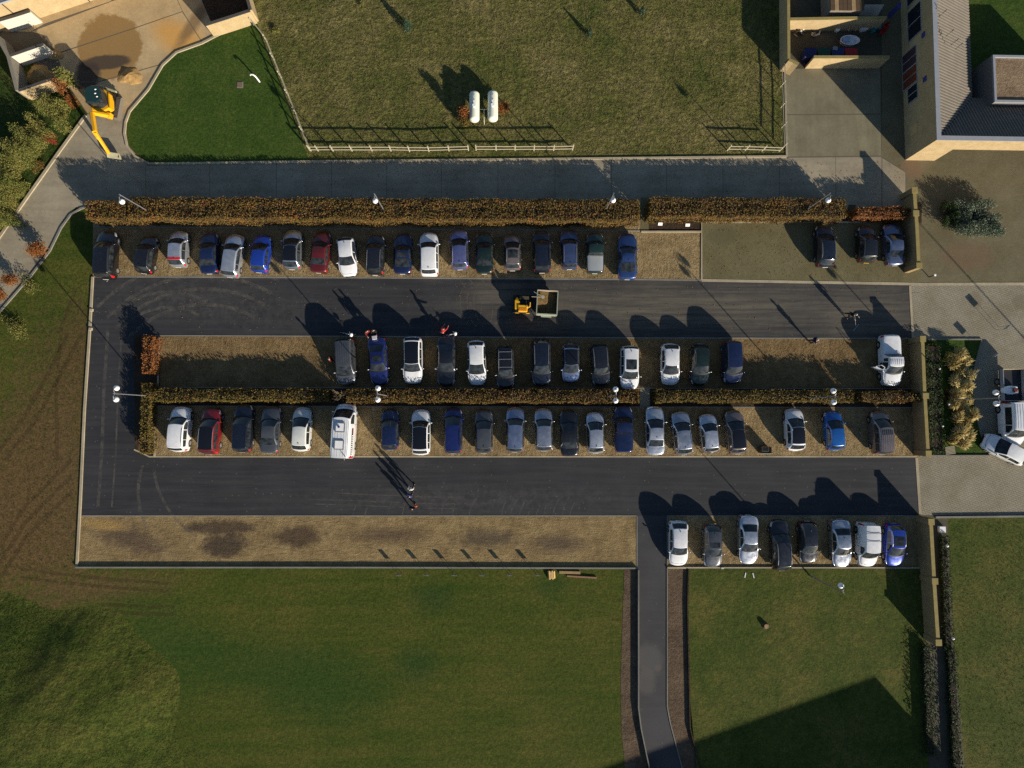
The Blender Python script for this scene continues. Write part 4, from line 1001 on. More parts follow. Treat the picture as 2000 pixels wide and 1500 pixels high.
CR = random.Random(11)
class Shape:
    def __init__(s, k, L, W):
        s.p = dict(TYPES[k]); s.k = k; s.L = L; s.W = W; p = s.p
        for q, j in (('tc', .012), ('tw', .014), ('tr', .016), ('H', .05), ('rw', .02), ('split', .015)): p[q] += CR.uniform(-j, j)
        p['hood'] = (p['hood'][0] + CR.uniform(-.03, .03), p['hood'][1] + CR.uniform(-.03, .03)); s.nr = CR.uniform(.24, .38); s.tr_ = CR.uniform(.12, .22); s.cr = CR.choice((0, .018, .028, -.012))
        s.wf, s.wr = .155, .82
        if k == 'camper': s.wf, s.wr = .13, .77
        s.rw_ = .34 if k in ('suv', 'pickup', 'camper', 'van') else .31
    def ztop(s, t):
        p = s.p; h0, h1 = p['hood']; b0, b1 = p['boot']; tc, tw, tr, tb, H = (p[q] for q in ('tc', 'tw', 'tr', 'tb', 'H'))
        if t < .03: return h0 - .14 + .14 * math.sqrt(t / .03)
        if t < tc: u = (t - .03) / (tc - .03); return h0 + (h1 - h0) * u ** .75
        if t < tw: u = (t - tc) / (tw - tc); return h1 + (H - .045 - h1) * (u ** .92)
        if t < tr: u = (t - tw) / (tr - tw); return H - .045 + .045 * math.sin(math.pi * min(1, u * 1.05)) - (.05 * u * u if s.k not in ('camper', 'van', 'pickup') else 0)
        zr = H - .095 if s.k not in ('camper', 'van', 'pickup') else H - .045
        if t < tb: u = (t - tr) / (tb - tr); return zr + (b0 - zr) * u ** 1.1
        if t < .985: u = (t - tb) / max(1e-4, .985 - tb); return b0 + (b1 - b0) * u ** 1.5
        return b1 - .12 * (t - .985) / .015
    def half(s, t):
        h = s.W / 2
        if t < .16: h *= 1 - s.nr * (1 - t / .16) ** 2.3
        if t > .86: h *= 1 - s.tr_ * ((t - .86) / .14) ** 2.3
        return h
    def sec(s, t):
        zt = s.ztop(t); w = s.half(t); zb = min(s.p['belt'] + .03 * t, zt - .05)
        hf = max(0, min(1, (zt - zb - .05) / (s.p['H'] - s.p['belt'] - .1)))
        wt = w * (.90 - (.90 - s.p['rw']) * hf); crown = .035 if hf < .3 else .03
        sill = .24; y = t * s.L
        for c in (s.wf, s.wr):
            d = abs(t - c) * s.L
            if d < s.rw_ + .07: sill = max(sill, .31 + math.sqrt(max(0, (s.rw_ + .07) ** 2 - d * d)) * .95)
        zs = max(sill + .02, min(.62, zb - .2)); zmid = max(zs, zb - .16)
        hc = s.cr if .05 < t < s.p['tc'] - .02 else 0
        return [(0, zt + crown), (.38 * wt, zt + crown * .88 - hc), (.72 * wt, zt + crown * .5 + hc), (.93 * wt, zt - .005), (wt, zt - .045 - .02 * hf),
                (wt + (w * .975 - wt) * .55, zb + (zt - .065 - zb) * .45), (w * .975, zb), (w, zmid), (w * 1.0, min(zs, zmid - .01)), (w * .975, sill + .005), (w * .80, sill)]
    def at(s, t, q, side=1):
        P = s.sec(t); i = min(int(q), 9); f = q - i; x = P[i][0] * (1 - f) + P[i + 1][0] * f
        return Vector((side * x, s.L / 2 - t * s.L - s.bow(t, x), P[i][1] * (1 - f) + P[i + 1][1] * f))
    def bow(s, t, x):
        """plan curvature: nose, screens and tail are bowed, not straight across"""
        k = (x / (s.W / 2)) ** 2; m = .3 if s.k in ('van', 'camper', 'pickup') else 1.0
        if t < .5: b = .22 - .06 * t / .5 if t < s.p['tw'] else (.19 * max(0, 1 - (t - s.p['tw']) / .15))
        else: b = -(.14 * m) * max(0, (t - .62) / .38)
        return b * k
    def body(s):
        p = s.p; T = [0, .008, .02, .04, .07, .1, .14]
        T += [.17, .2, .23, .3, .35, .4, .45, .5, .55, .6, .65, .7, .75, .79, .83, .87, .9, .93, .955, .975, .99, 1.0]
        for c in (s.wf, s.wr):
            for d in (-.42, -.38, -.3, -.18, 0, .18, .3, .38, .42): T.append(c + d / s.L * (s.rw_ + .07) / .40)
        for q in ('tc', 'tw', 'tr', 'tb'): T += [p[q] - .012, p[q], p[q] + .012]
        T = sorted(set(round(min(1, max(0, x)), 4) for x in T)); V = []; F = []
        for t in T:
            S = s.sec(t); y = s.L / 2 - t * s.L
            V += [(-x, y - s.bow(t, x), z) for x, z in reversed(S[1:])] + [(x, y - s.bow(t, x), z) for x, z in S]
        n = 21
        for i in range(len(T) - 1):
            for j in range(n - 1): F.append((i * n + j, i * n + j + 1, (i + 1) * n + j + 1, (i + 1) * n + j))
        F.append(tuple(range(n))); F.append(tuple((len(T) - 1) * n + j for j in reversed(range(n))))
        return MB().add(V, F)
    def patch(s, t0, t1, q0, q1, off=.006, nt=6, nq=6, side=1, sym=False, f0=None):
        V = []; F = []
        for i in range(nt + 1):
            t = t0 + (t1 - t0) * i / nt
            for j in range(nq + 1):
                if sym: u = -q1 + 2 * q1 * j / nq; a, sd = abs(u), (1 if u >= 0 else -1)
                else: a, sd = q0 + (q1 - q0) * j / nq, side
                P = s.at(t, a, sd)
                e = .01; du = s.at(min(1, t + e), a, sd) - s.at(max(0, t - e), a, sd)
                b0, b1 = max(0.001, a - .15), min(9.9, a + .15); dv = (s.at(t, b1, sd) - s.at(t, b0, sd)) * sd
                nn = du.cross(dv)
                if nn.length < 1e-6: nn = Vector((0, 0, 1))
                nn.normalize()
                c = Vector((sd * .2, 0, 1))
                if nn.dot(Vector((P.x, 0, P.z - .6))) < 0: nn = -nn
                V.append(P + nn * off)
        for i in range(nt):
            for j in range(nq): F.append((i * (nq + 1) + j, i * (nq + 1) + j + 1, (i + 1) * (nq + 1) + j + 1, (i + 1) * (nq + 1) + j))
        return MB().add(V, F)

_wm = {}
def wheel_meshes(r):
    if r in _wm: return _wm[r]
    m = MB(); n = 20
    prof = [(-.10, r * .62), (-.10, r * .94), (-.07, r), (.07, r), (.10, r * .94), (.10, r * .62)]
    V = []; F = []
    for x, q in prof: V += [(x, q * math.cos(2 * math.pi * i / n), q * math.sin(2 * math.pi * i / n)) for i in range(n)]
    for j in range(len(prof) - 1):
        for i in range(n): F.append((j * n + i, j * n + (i + 1) % n, (j + 1) * n + (i + 1) % n, (j + 1) * n + i))
    ty = MB().add(V, F).mesh('tyre', m_tyre, True)
    rm = MB().tube([(-.092, 0, 0), (.092, 0, 0)], r * .60, 18).tube([(-.099, 0, 0), (.099, 0, 0)], r * .2, 8).mesh('rim', m_rim, True)
    _wm[r] = (ty, rm); return _wm[r]

def car(px, py, L, W, kind, colour, nose, ang, label, group, ex=(), name='car', cat='car', z0=.03, hz=.9, H=None):
    c = G(px, py, hz); rz = R_(ang) + (math.pi if nose == 'd' else 0)
    t = empty(name, (c.x, c.y, z0), rz); tag(t, label, cat, group)
    s = Shape(kind, L, W); p = s.p
    if H: p['H'] = H
    pm = PAINT[colour]
    s.body().build('body', pm, t, smooth=True)
    MB().box((0, 0, .40), (W * .78, L * .90, .26)).build('underbody', m_under, t)
    s.patch(p['tc'] + .012, p['tw'] - .004, 0, 3.05, sym=True, nq=8, nt=5).build('windscreen', m_cglass, t, smooth=True)
    if kind != 'van' or 'glazed' in ex:
        s.patch(p['tr'] + (.012 if p['tb'] - p['tr'] > .06 else .006), p['tb'] - .006, 0, 2.9, sym=True, nq=8, nt=4).build('rear_window', m_cglass, t, smooth=True)
    ta = p['tc'] + .42 * (p['tw'] - p['tc']); sp = p['split']; te = p['tr'] + (.35 * (p['tb'] - p['tr']) if kind in ('sedan', 'coupe') else -.012)
    if kind == 'pickup': te = p['tr'] - .015
    for sd in (-1, 1):
        if not ('open_door' in ex and sd == 1): s.patch(ta, sp - .008, 4.35, 5.9, side=sd, nt=6, nq=3).build('side_window', m_cglass, t, smooth=True)
        if kind not in ('camper', 'van') or 'glazed' in ex:
            if kind in ('estate', 'suv', 'mpv') and te - sp > .3:
                k = sp + (te - sp) * .58
                s.patch(sp + .008, k - .006, 4.35, 5.9, side=sd, nt=4, nq=3).build('side_window', m_cglass, t, smooth=True)
                s.patch(k + .006, te, 4.4, 5.8, side=sd, nt=4, nq=3).build('side_window', m_cglass, t, smooth=True)
            else: s.patch(sp + .008, te, 4.35, 5.9, side=sd, nt=5, nq=3).build('side_window', m_cglass, t, smooth=True)
        s.patch(.012, .085, 4.0, 7.2, .006, side=sd, nt=4, nq=3).build('headlight', m_head, t, smooth=True)
        s.patch(.955, .99, 4.6, 8.0, .008, side=sd, nt=3, nq=4).build('tail_light', m_tail, t, smooth=True)
        tm = p['tc'] + .38 * (p['tw'] - p['tc']); w = s.half(tm); y = L / 2 - tm * L
        MB().sphere((sd * (w + .10), y, p['belt'] + .06), (.11, .055, .075), 8, 6).bar((sd * (w - .06), y, p['belt'] + .02), (sd * (w + .08), y, p['belt'] + .04), .05, .04).build('mirror', m_rim if 'bright_mirror' in ex else pm, t, smooth=True)
        for wt in (s.wf, s.wr):
            ty, rm = wheel_meshes(s.rw_)
            o = link('wheel', ty, None, t, (sd * (s.W / 2 - .105), L / 2 - wt * L - s.bow(wt, s.half(wt)), s.rw_ - z0 + .03)); link('rim', rm, None, o)
    s.patch(p['tc'] - .010, p['tc'] + .014, 0, 3.2, .008, sym=True, nt=2, nq=8).build('cowl_panel', m_black, t)
    for sd in (-1, 1):
        s.patch(.05, p['tc'] - .01, 2.93, 3.02, .003, side=sd, nt=6, nq=1).build('bonnet_gap', m_black, t)
        for dt in (sp, p['tc'] + .02) if kind not in ('camper',) else (sp,): s.patch(dt - .003, dt + .003, 6.1, 8.6, .003, side=sd, nt=1, nq=4).build('door_gap', m_black, t)
    s.patch(.045, .052, 0, 2.95, .003, sym=True, nt=1, nq=8).build('bonnet_gap', m_black, t)
    g = MB(); zf = s.ztop(.02)
    g.box((0, L / 2 + .004, zf - .28), (W * .46, .03, .16)).build('grille', m_black, t)
    MB().box((0, -L / 2 - .012, .62 if kind not in ('sedan', 'coupe') else .66), (.50, .02, .11)).build('number_plate', m_plate_y if 'yellow_plate' in ex else m_plate, t)
    for wx in (-.25, .18):
        a = s.at(p['tc'] + .014, .8 + abs(wx), 1 if wx > 0 else -1) + Vector((0, 0, .015)); b = s.at(p['tc'] + .05, 1.6 if wx > 0 else .2, 1 if wx > 0 else -1) + Vector((0, 0, .02))
        MB().bar(a, b, .02, .02).build('wiper', m_black, t)
    if 'fin' in ex:
        a = s.at(p['tr'] - .05, 0); MB().add([a + Vector(q) for q in ((-.02, .10, 0), (.02, .10, 0), (.02, -.08, 0), (-.02, -.08, 0), (0, -.07, .08))], [(0, 1, 2, 3), (0, 1, 4), (1, 2, 4), (2, 3, 4), (3, 0, 4)]).build('antenna', m_black, t)
    if 'black_roof' in ex: s.patch(p['tw'] + .004, p['tr'] - .02, 0, 3.1, .006, sym=True, nt=8, nq=8).build('roof_panel', m_blackroof, t, smooth=True)
    if 'red_spoiler' in ex: s.patch(p['tr'] - .055, p['tr'] + .004, 0, 3.2, .02, sym=True, nt=2, nq=8).build('spoiler', m_tail, t, smooth=True)
    if 'sunroof' in ex: s.patch(p['tw'] + .05, p['tw'] + .17, 0, 2.1, .006, sym=True, nt=3, nq=6).build('sunroof', m_cglass, t, smooth=True)
    if 'big_sunroof' in ex: s.patch(p['tw'] + .05, p['tw'] + .28, 0, 2.2, .006, sym=True, nt=4, nq=6).build('sunroof', m_cglass, t, smooth=True)
    if 'rails' in ex or 'dark_rails' in ex or 'rack' in ex:
        rm_ = m_black if 'dark_rails' in ex else m_rim
        for sd in (-1, 1):
            pts = [s.at(p['tw'] + .02 + (p['tr'] - p['tw'] - .05) * i / 5, 3.35, sd) + Vector((0, 0, .05 if 0 < i < 5 else .0)) for i in range(6)]
            MB().tube(pts, .022, 6).build('roof_rail', rm_, t)
    if 'rack' in ex or 'bars' in ex:
        for k in ((.06, .28, .48) if 'rack' in ex else (.30, .50)):
            tt = p['tw'] + k * .9; a = s.at(tt, 3.5, -1) + Vector((0, 0, .10)); b = s.at(tt, 3.5, 1) + Vector((0, 0, .10))
            MB().tube([a - Vector((0, 0, .10)), a + Vector((.05, 0, 0)), b - Vector((.05, 0, 0)), b - Vector((0, 0, .10))], .018 if 'bars' in ex else .02, 6).build('roof_bar', m_dark if 'bars' in ex else m_rim, t)
    if 'tow' in ex: MB().tube([(0, -L / 2, .38), (0, -L / 2 - .14, .40)], .03, 6).sphere((0, -L / 2 - .15, .44), .04, 8, 6).build('tow_bar', m_rim, t)
    if 'ribs' in ex:
        for q in (-2.4, -1.6, -.8, 0, .8, 1.6, 2.4):
            pts = [s.at(p['tw'] + .04 + (p['tr'] - p['tw'] - .08) * i / 6, abs(q), 1 if q >= 0 else -1) + Vector((0, 0, .004)) for i in range(7)]
            MB().tube(pts, .016, 5).build('roof_rib', pm, t)
    if kind == 'pickup':
        cov = m_tonneau if 'tonneau' in ex else pm
        s.patch(p['tb'] + .012, .965, 0, 3.3, .02, sym=True, nt=6, nq=8).build('bed_cover', cov, t, smooth=True)
        MB().tube([s.at(p['tb'] + .01, 3.2, -1) + Vector((0, 0, .0)), s.at(p['tb'] + .01, 3.0, -1) + Vector((0, 0, .2)), s.at(p['tb'] + .01, 3.0, 1) + Vector((0, 0, .2)), s.at(p['tb'] + .01, 3.2, 1)], .03, 6).build('rear_bar', m_rim if 'tonneau' in ex else m_black, t)
    if 'open_door' in ex:   # right-hand side door swung open
        s.patch(ta + .02, sp - .01, 4.4, 8.3, .004, side=1, nt=6, nq=5).build('door_opening', m_intr, t)
        th = ta; w = s.half(th); y = L / 2 - th * L - .1; A = R_(62)
        dr = empty('door', (w, y, 0)); dr.parent = t; dr.rotation_euler = (0, 0, A)
        ln = (sp - ta) * L
        MB().box((.03, -ln / 2, .72), (.09, ln, .78)).build('door_panel', pm, dr, bevel=.02)
        MB().tube([(.0, -.05, 1.1), (-.14, -ln * .35, 1.55), (-.16, -ln * .8, 1.6), (.0, -ln, 1.1)], .03, 6).build('window_frame', pm, dr)
        MB().box((-.03, -ln / 2, .75), (.03, ln * .8, .5)).build('door_trim', m_intr, dr)
    if 'camper' in ex:
        for tt in (.43, .74):
            f = MB(); c_ = s.at(tt, 0); a = .42
            for u, v, u2, v2 in ((-a, -a, a, -a), (-a, a, a, a), (-a, -a, -a, a), (a, -a, a, a)): f.bar((u, c_.y + v, c_.z + .06), (u2, c_.y + v2, c_.z + .06), .05, .06)
            fo = f.build('roof_hatch_frame', m_metal, t)
            MB().box((0, c_.y, c_.z + .04), (.74, .74, .05)).build('roof_hatch', m_whitep, fo)
        MB().sphere((-.1, s.at(.43, 0).y + .05, s.at(.43, 0).z + .14), (.12, .12, .08), 10, 6).build('roof_vent', m_bluesign, t)
        MB().bar((.25, s.at(.86, 0).y, p['H'] + .06), (.62, s.at(.94, 0).y, p['H'] + .06), .05, .04).build('roof_aerial', m_dark, t)
        for q in (-2.9, -2.1, -1.3, -.5, .5, 1.3, 2.1, 2.9):
            pts = [s.at(.30 + .65 * i / 5, abs(q), 1 if q >= 0 else -1) + Vector((0, 0, .004)) for i in range(6)]
            MB().tube(pts, .014, 5).build('roof_rib', m_offw, t)
        pan = s.patch(.44, .965, 5.0, 5.75, .008, side=1, nt=12, nq=2).build('side_stripe', m_black, t)
        s.patch(.44, .545, 5.0, 5.75, .012, side=1, nt=3, nq=2).build('stripe_panel', plain('maroon_panel', (.11, .018, .035), .4), pan)
        for i in range(10):     # row of pale letters, too small in the photo to read
            k = .565 + i * .0395
            f = s.patch(k, k + .020, 5.15, 5.6, .012, side=1, nt=2, nq=2); f.build('letter_mark', m_whitep, pan)
    return t
m_offw = plain('camper_roof', (.50, .52, .52), .5)

G1 = 'cars parked in the row below the long hedge'; G0 = 'cars parked in the paved bay'; G2 = 'cars parked in the upper strip of the middle island'
G3 = 'cars parked in the lower strip of the middle island'; G4 = 'cars parked in the bottom right strip'
CARS = [
 # upper row, left to right
 (206, 497, 4.75, 1.88, 'suv', 'black', 'u', -1, 'large black off roader at the far left end of the upper row', G1, ('tow',)),
 (284, 496, 3.75, 1.66, 'hatch', 'black', 'u', -7, 'small black hatchback, second from the left in the upper row', G1, ('fin',)),
 (347, 485, 3.60, 1.66, 'small', 'palesilver', 'u', -1, 'silver small car with a red strip above its rear window', G1, ('red_spoiler', 'fin')),
 (407, 493, 4.10, 1.70, 'sedan', 'darkblue', 'u', 2, 'dark blue saloon right of the silver car with the red strip', G1, ()),
 (453, 498, 4.30, 1.74, 'estate', 'palesilver', 'u', -7, 'tilted silver estate car between a dark blue and a bright blue car', G1, ()),
 (508, 494, 3.75, 1.70, 'hatch', 'blue', 'u', -5, 'bright blue hatchback in the upper row', G1, ()),
 (570, 486, 3.95, 1.74, 'hatch', 'silver', 'u', -1, 'silver hatchback with a black glass roof in the upper row', G1, ('black_roof', 'fin')),
 (625, 491, 4.15, 1.72, 'sedan', 'darkred', 'u', -5, 'dark red car in the upper row beside the outward facing white car', G1, ()),
 (677, 500, 3.85, 1.74, 'hatch', 'white', 'd', 6, 'white hatchback parked nose outwards in the upper row', G1, ('fin', 'bright_mirror')),
 (733, 497, 3.95, 1.72, 'suv', 'nearblack', 'u', -1, 'black car right of the outward facing white hatchback', G1, ('rails',)),
 (786, 494, 4.05, 1.75, 'coupe', 'darkblue', 'u', 0, 'dark navy coupe left of the white crossover in the upper row', G1, ('sunroof',)),
 (838, 496, 4.30, 1.80, 'suv', 'white', 'u', 1, 'white crossover parked nose in, in the middle of the upper row', G1, ('fin',)),
 (897, 486, 4.00, 1.72, 'hatch', 'violet', 'u', 2, 'lavender silver hatchback right of the white crossover', G1, ('fin',)),
 (946, 493, 4.15, 1.70, 'sedan', 'green', 'u', 0, 'very dark green saloon right of the lavender hatchback', G1, ()),
 (1001, 492, 3.60, 1.68, 'small', 'taupe', 'u', 0, 'small dark brown car with a black sunroof in the upper row', G1, ('big_sunroof', 'rails')),
 (1058, 491, 4.15, 1.80, 'suv', 'navy', 'u', 1, 'dark navy crossover with red tail lights in the upper row', G1, ('dark_rails',)),
 (1112, 486, 3.95, 1.70, 'estate', 'steel', 'u', 1, 'steel blue estate car left of the green pickup', G1, ('rails', 'fin')),
 (1162, 493, 4.05, 1.72, 'pickup', 'darkgreen', 'u', 0, 'dark green pickup with a silver bed cover', G1, ('tonneau',)),
 (1226, 499, 4.65, 1.84, 'coupe', 'midblue', 'u', -1, 'mid blue coupe at the right end of the upper row', G1, ('fin',)),
 # paved bay
 (1613, 479, 4.25, 1.76, 'hatch', 'navy', 'u', 0, 'black blue car standing alone in the paved bay', G0, ('rails', 'fin')),
 (1695, 476, 3.70, 1.70, 'hatch', 'black', 'u', -2, 'black hatchback with a yellow plate in the paved bay', G0, ('yellow_plate',)),
 (1747, 476, 4.25, 1.74, 'sedan', 'greyblue', 'u', 2, 'grey blue saloon next to the wall in the paved bay', G0, ()),
 # middle island, upper strip
 (674, 706, 4.50, 1.84, 'mpv', 'grey', 'd', 4, 'dark grey people carrier at the left end of the island row', G2, ('ribs', 'bright_mirror')),
 (738, 705, 4.60, 1.76, 'sedan', 'indigo', 'd', 5, 'deep blue saloon with a sunroof and two people at its boot', G2, ('sunroof', 'bright_mirror')),
 (806, 703, 4.55, 1.84, 'suv', 'white', 'd', 1, 'white car with a black roof on the upper island strip', G2, ('black_roof', 'bright_mirror')),
 (871, 705, 4.75, 1.80, 'sedan', 'nearblack', 'd', 0, 'very dark long saloon with the red jacket person at its boot', G2, ('bright_mirror',)),
 (931, 708, 4.35, 1.76, 'hatch', 'white', 'd', 2, 'white hatchback left of the car with the roof rack', G2, ('fin', 'bright_mirror')),
 (987, 716, 4.15, 1.72, 'suv', 'black', 'd', 1, 'black off roader with a bright roof rack', G2, ('rack', 'bright_mirror')),
 (1057, 707, 4.55, 1.86, 'suv', 'navy', 'd', 1, 'big dark navy off roader right of the roof rack car', G2, ('rails',)),
 (1115, 709, 3.75, 1.70, 'hatch', 'bluesilver', 'd', 0, 'silver blue small car with a black roof on the island', G2, ('black_roof',)),
 (1172, 712, 4.05, 1.76, 'suv', 'nearblack', 'd', 4, 'dark car with bright roof rails on the upper island strip', G2, ('rails',)),
 (1230, 718, 4.25, 1.78, 'suv', 'white', 'd', -1, 'white car with a square black sunroof at the footpath', G2, ('big_sunroof', 'fin', 'bright_mirror')),
 (1310, 711, 4.05, 1.78, 'hatch', 'white', 'd', -1, 'white hatchback right of the footpath on the upper island strip', G2, ('fin', 'bright_mirror')),
 (1368, 712, 4.05, 1.74, 'hatch', 'green', 'd', -2, 'black green car between the white hatchback and the blue people carrier', G2, ('bright_mirror',)),
 (1431, 707, 4.20, 1.80, 'mpv', 'darkblue', 'd', 0, 'dark blue people carrier, last car before the empty stretch', G2, ()),
 # middle island, lower strip
 (350, 838, 4.30, 1.80, 'suv', 'white', 'u', -3, 'white car with roof rails at the left end of the lower island row', G3, ('rails',)),
 (410, 842, 4.40, 1.80, 'suv', 'red', 'u', -3, 'red crossover with bright roof rails in the lower island row', G3, ('rails', 'black_roof')),
 (473, 836, 4.60, 1.80, 'estate', 'navy', 'u', -1, 'dark navy estate car right of the red crossover', G3, ('dark_rails',)),
 (527, 839, 4.50, 1.78, 'sedan', 'grey', 'u', -2, 'dark grey saloon left of the white hatchback in the lower island row', G3, ()),
 (588, 838, 4.25, 1.74, 'hatch', 'offwhite', 'u', -2, 'off white hatchback left of the camper van', G3, ('fin',)),
 (761, 839, 3.90, 1.70, 'hatch', 'darkblue', 'u', 1, 'dark blue hatchback right of the camper van', G3, ()),
 (822, 844, 4.35, 1.80, 'suv', 'white', 'u', 0, 'white car with a black roof in the lower island row, left half', G3, ('black_roof',)),
 (885, 841, 4.35, 1.76, 'mpv', 'indigo', 'u', 0, 'indigo car with long red tail lights in the lower island row', G3, ('dark_rails',)),
 (945, 843, 4.15, 1.74, 'hatch', 'grey', 'u', 0, 'mid grey hatchback in the lower island row', G3, ('fin',)),
 (1006, 839, 4.35, 1.76, 'estate', 'bluesilver', 'u', -1, 'blue silver estate car in the middle of the lower island row', G3, ('fin', 'bright_mirror')),
 (1062, 839, 4.15, 1.74, 'estate', 'silver', 'u', 1, 'plain silver estate car left of the black saloon', G3, ('bright_mirror',)),
 (1112, 846, 4.45, 1.78, 'sedan', 'black', 'u', 1, 'black saloon in the lower island row', G3, ()),
 (1163, 845, 4.00, 1.70, 'hatch', 'palesilver', 'u', 1, 'pale silver hatchback left of the dark blue pickup', G3, ('fin',)),
 (1218, 838, 4.45, 1.78, 'pickup', 'darkblue', 'u', 0, 'dark blue pickup with a closed bed in the lower island row', G3, ()),
 (1280, 841, 4.70, 1.78, 'sedan', 'palesilver', 'u', 0, 'pale silver saloon right of the dark blue pickup', G3, ('fin',)),
 (1333, 846, 4.20, 1.76, 'hatch', 'silver', 'u', 5, 'tilted silver hatchback right of the silver saloon', G3, ('fin', 'rails')),
 (1386, 846, 3.75, 1.68, 'hatch', 'palesilver', 'u', 5, 'small silver car left of the taupe car', G3, ('fin',)),
 (1438, 844, 4.25, 1.76, 'hatch', 'taupe', 'u', 5, 'taupe brown car with a black glass roof', G3, ('black_roof',)),
 (1554, 839, 4.10, 1.76, 'hatch', 'white', 'u', 1, 'white hatchback with a black roof, right of the wooden bin', G3, ('black_roof',)),
 (1631, 841, 3.85, 1.72, 'hatch', 'skyblue', 'u', 3, 'bright sky blue hatchback under the double lamp', G3, ()),
 (1722, 845, 4.20, 1.76, 'mpv', 'taupe', 'u', 2, 'grey brown people carrier with a sunroof at the right end of the row', G3, ('sunroof', 'ribs')),
 # bottom right row
 (1326, 1062, 4.25, 1.78, 'hatch', 'white', 'd', -1, 'white hatchback at the left end of the bottom right row', G4, ('fin', 'bright_mirror')),
 (1393, 1067, 4.05, 1.74, 'hatch', 'grey', 'd', -1, 'dark grey hatchback with a sunroof in the bottom right row', G4, ('sunroof', 'fin', 'bright_mirror')),
 (1463, 1055, 4.65, 1.80, 'sedan', 'palesilver', 'd', -1, 'silver saloon, third from the left in the bottom right row', G4, ('bright_mirror',)),
 (1526, 1066, 4.75, 1.80, 'estate', 'nearblack', 'u', 2, 'black estate car parked nose in, over the lawn kerb', G4, ('rails',)),
 (1580, 1060, 3.95, 1.72, 'hatch', 'nearblack', 'd', 0, 'small black hatchback right of the black estate car', G4, ('fin',)),
 (1644, 1062, 4.55, 1.80, 'sedan', 'silver', 'd', 1, 'silver white saloon left of the small white van', G4, ('fin', 'bright_mirror')),
 (1749, 1065, 4.05, 1.76, 'hatch', 'blue', 'd', -2, 'bright blue hatchback with a dark sunroof at the right end of the bottom row', G4, ('big_sunroof', 'rails')),
]
for r in CARS: car(*r)
car(1695, 1064, 4.15, 1.74, 'van', 'white', 'd', -2, 'small white panel van with two roof bars in the bottom right row', None, ('bars',), 'van', 'van')
car(671, 842, 5.20, 1.98, 'camper', 'white', 'u', -2.5, 'tall white camper van with roof hatches and a dark lettered side stripe', None, ('camper', 'tow'), 'camper_van', 'camper van', hz=1.3)
car(1741, 704, 5.0, 1.84, 'pickup', 'white', 'd', 0, 'white pickup with its door open at the right end of the island', None, ('open_door', 'ribs', 'bright_mirror'), 'pickup_truck', 'pickup')
car(1966, 878, 4.3, 1.76, 'hatch', 'white', 'u', 63, 'white car standing diagonally on the paved yard at the right edge', None, ('bright_mirror',))
# flatbed truck at the right edge
tk = car(1984, 828, 4.4, 2.0, 'van', 'white', 'd', 0, 'white crew cab flatbed truck at the right edge of the paved yard', None, ('glazed', 'ribs'), 'flatbed_truck', 'truck', hz=1.2, H=2.05)
b = MB(); b.box((0, -3.75, .78), (2.1, 3.1, .12)).build('bed_floor', m_dark, tk)
for sx in (-1, 1): MB().box((sx * 1.04, -3.75, 1.05), (.05, 3.1, .42)).build('side_board', m_zinc, tk)
MB().box((0, -5.28, 1.05), (2.13, .05, .42)).build('tail_board', m_kerb, tk); MB().box((0, -2.22, 1.25), (2.13, .05, .85)).build('head_board', m_zinc, tk)
for sx in (-1, 1):
    ty, rm = wheel_meshes(.34); o = link('wheel', ty, None, tk, (sx * .85, -4.1, .34)); link('rim', rm, None, o)
c = G(1976, 762, 1.3); t = empty('ride_on_machine', (c.x, c.y, .88)); tag(t, 'small white machine with a dark red seat lying in the truck bed', 'machine')
MB().prism([(-.75, -.28), (-.85, .0), (-.7, .32), (-.1, .42), (.55, .36), (.62, -.3), (-.1, -.42)], .05, .5).build('body', m_whitep, t, bevel=.06)
MB().box((.22, 0, .58), (.42, .4, .12)).build('seat', plain('dark_red_seat', (.10, .012, .015), .6), t, bevel=.03)
for x in (-.45, .4):
    for y in (-.38, .38): MB().tube([(x, y - .07, .16), (x, y + .07, .16)], .16, 12).build('wheel', m_tyre, t)
MB().tube([(-.2, -.2, .5), (-.3, -.22, .85), (-.3, .22, .85), (-.2, .2, .5)], .02, 6).build('handle', m_dark, t)
# ================================================================ MACHINES
c = G(222, 214); ex = empty('excavator', c, R_(-8)); tag(ex, 'yellow tracked excavator with its arm stretched out over the lane', 'excavator')
m_track = plain('muddy_track', (.16, .135, .10), .9, var=.3, scale=4)
MBx = MB
def trackbelt(x):
    V = []; n = 12; L2, r = 1.15, .3
    prof = [(L2 * s + r * math.cos(a) * s * 1, r + r * math.sin(a)) for s, a in []]
    pts = []
    for k in range(7): a = -math.pi / 2 + math.pi * k / 6; pts.append((L2 - r + r * math.cos(a), r + r * math.sin(a)))
    for k in range(7): a = math.pi / 2 + math.pi * k / 6; pts.append((-L2 + r + r * math.cos(a), r + r * math.sin(a)))
    k = len(pts); V = [(x - .2, y, z) for y, z in pts] + [(x + .2, y, z) for y, z in pts]
    F = [tuple(range(k)), tuple(reversed(range(k, 2 * k)))] + [(i, k + i, k + (i + 1) % k, (i + 1) % k) for i in range(k)]
    o = MB().add(V, F).build('track', m_track, ex)
    for i in range(15): MB().box((x, -1.0 + i * .143, .61), (.44, .07, .035)).build('track_pad', plain_pad, o)
plain_pad = plain('track_steel', (.10, .095, .09), .7, .4, .4)
trackbelt(-.72); trackbelt(.72)
MB().box((0, 0, .5), (1.1, 1.2, .3)).build('undercarriage', m_dark, ex)
up = empty('upper_body', (0, 0, 0)); up.parent = ex; up.rotation_euler = (0, 0, R_(16)); up.location = (-.42, .1, 0); up.scale = (1.12, 1.12, 1)
pl = [(-.85, -.75), (-.95, .1), (-.8, .75), (-.4, 1.05), (.35, 1.05), (.72, .75), (.85, .1), (.8, -.7), (.2, -.95)]
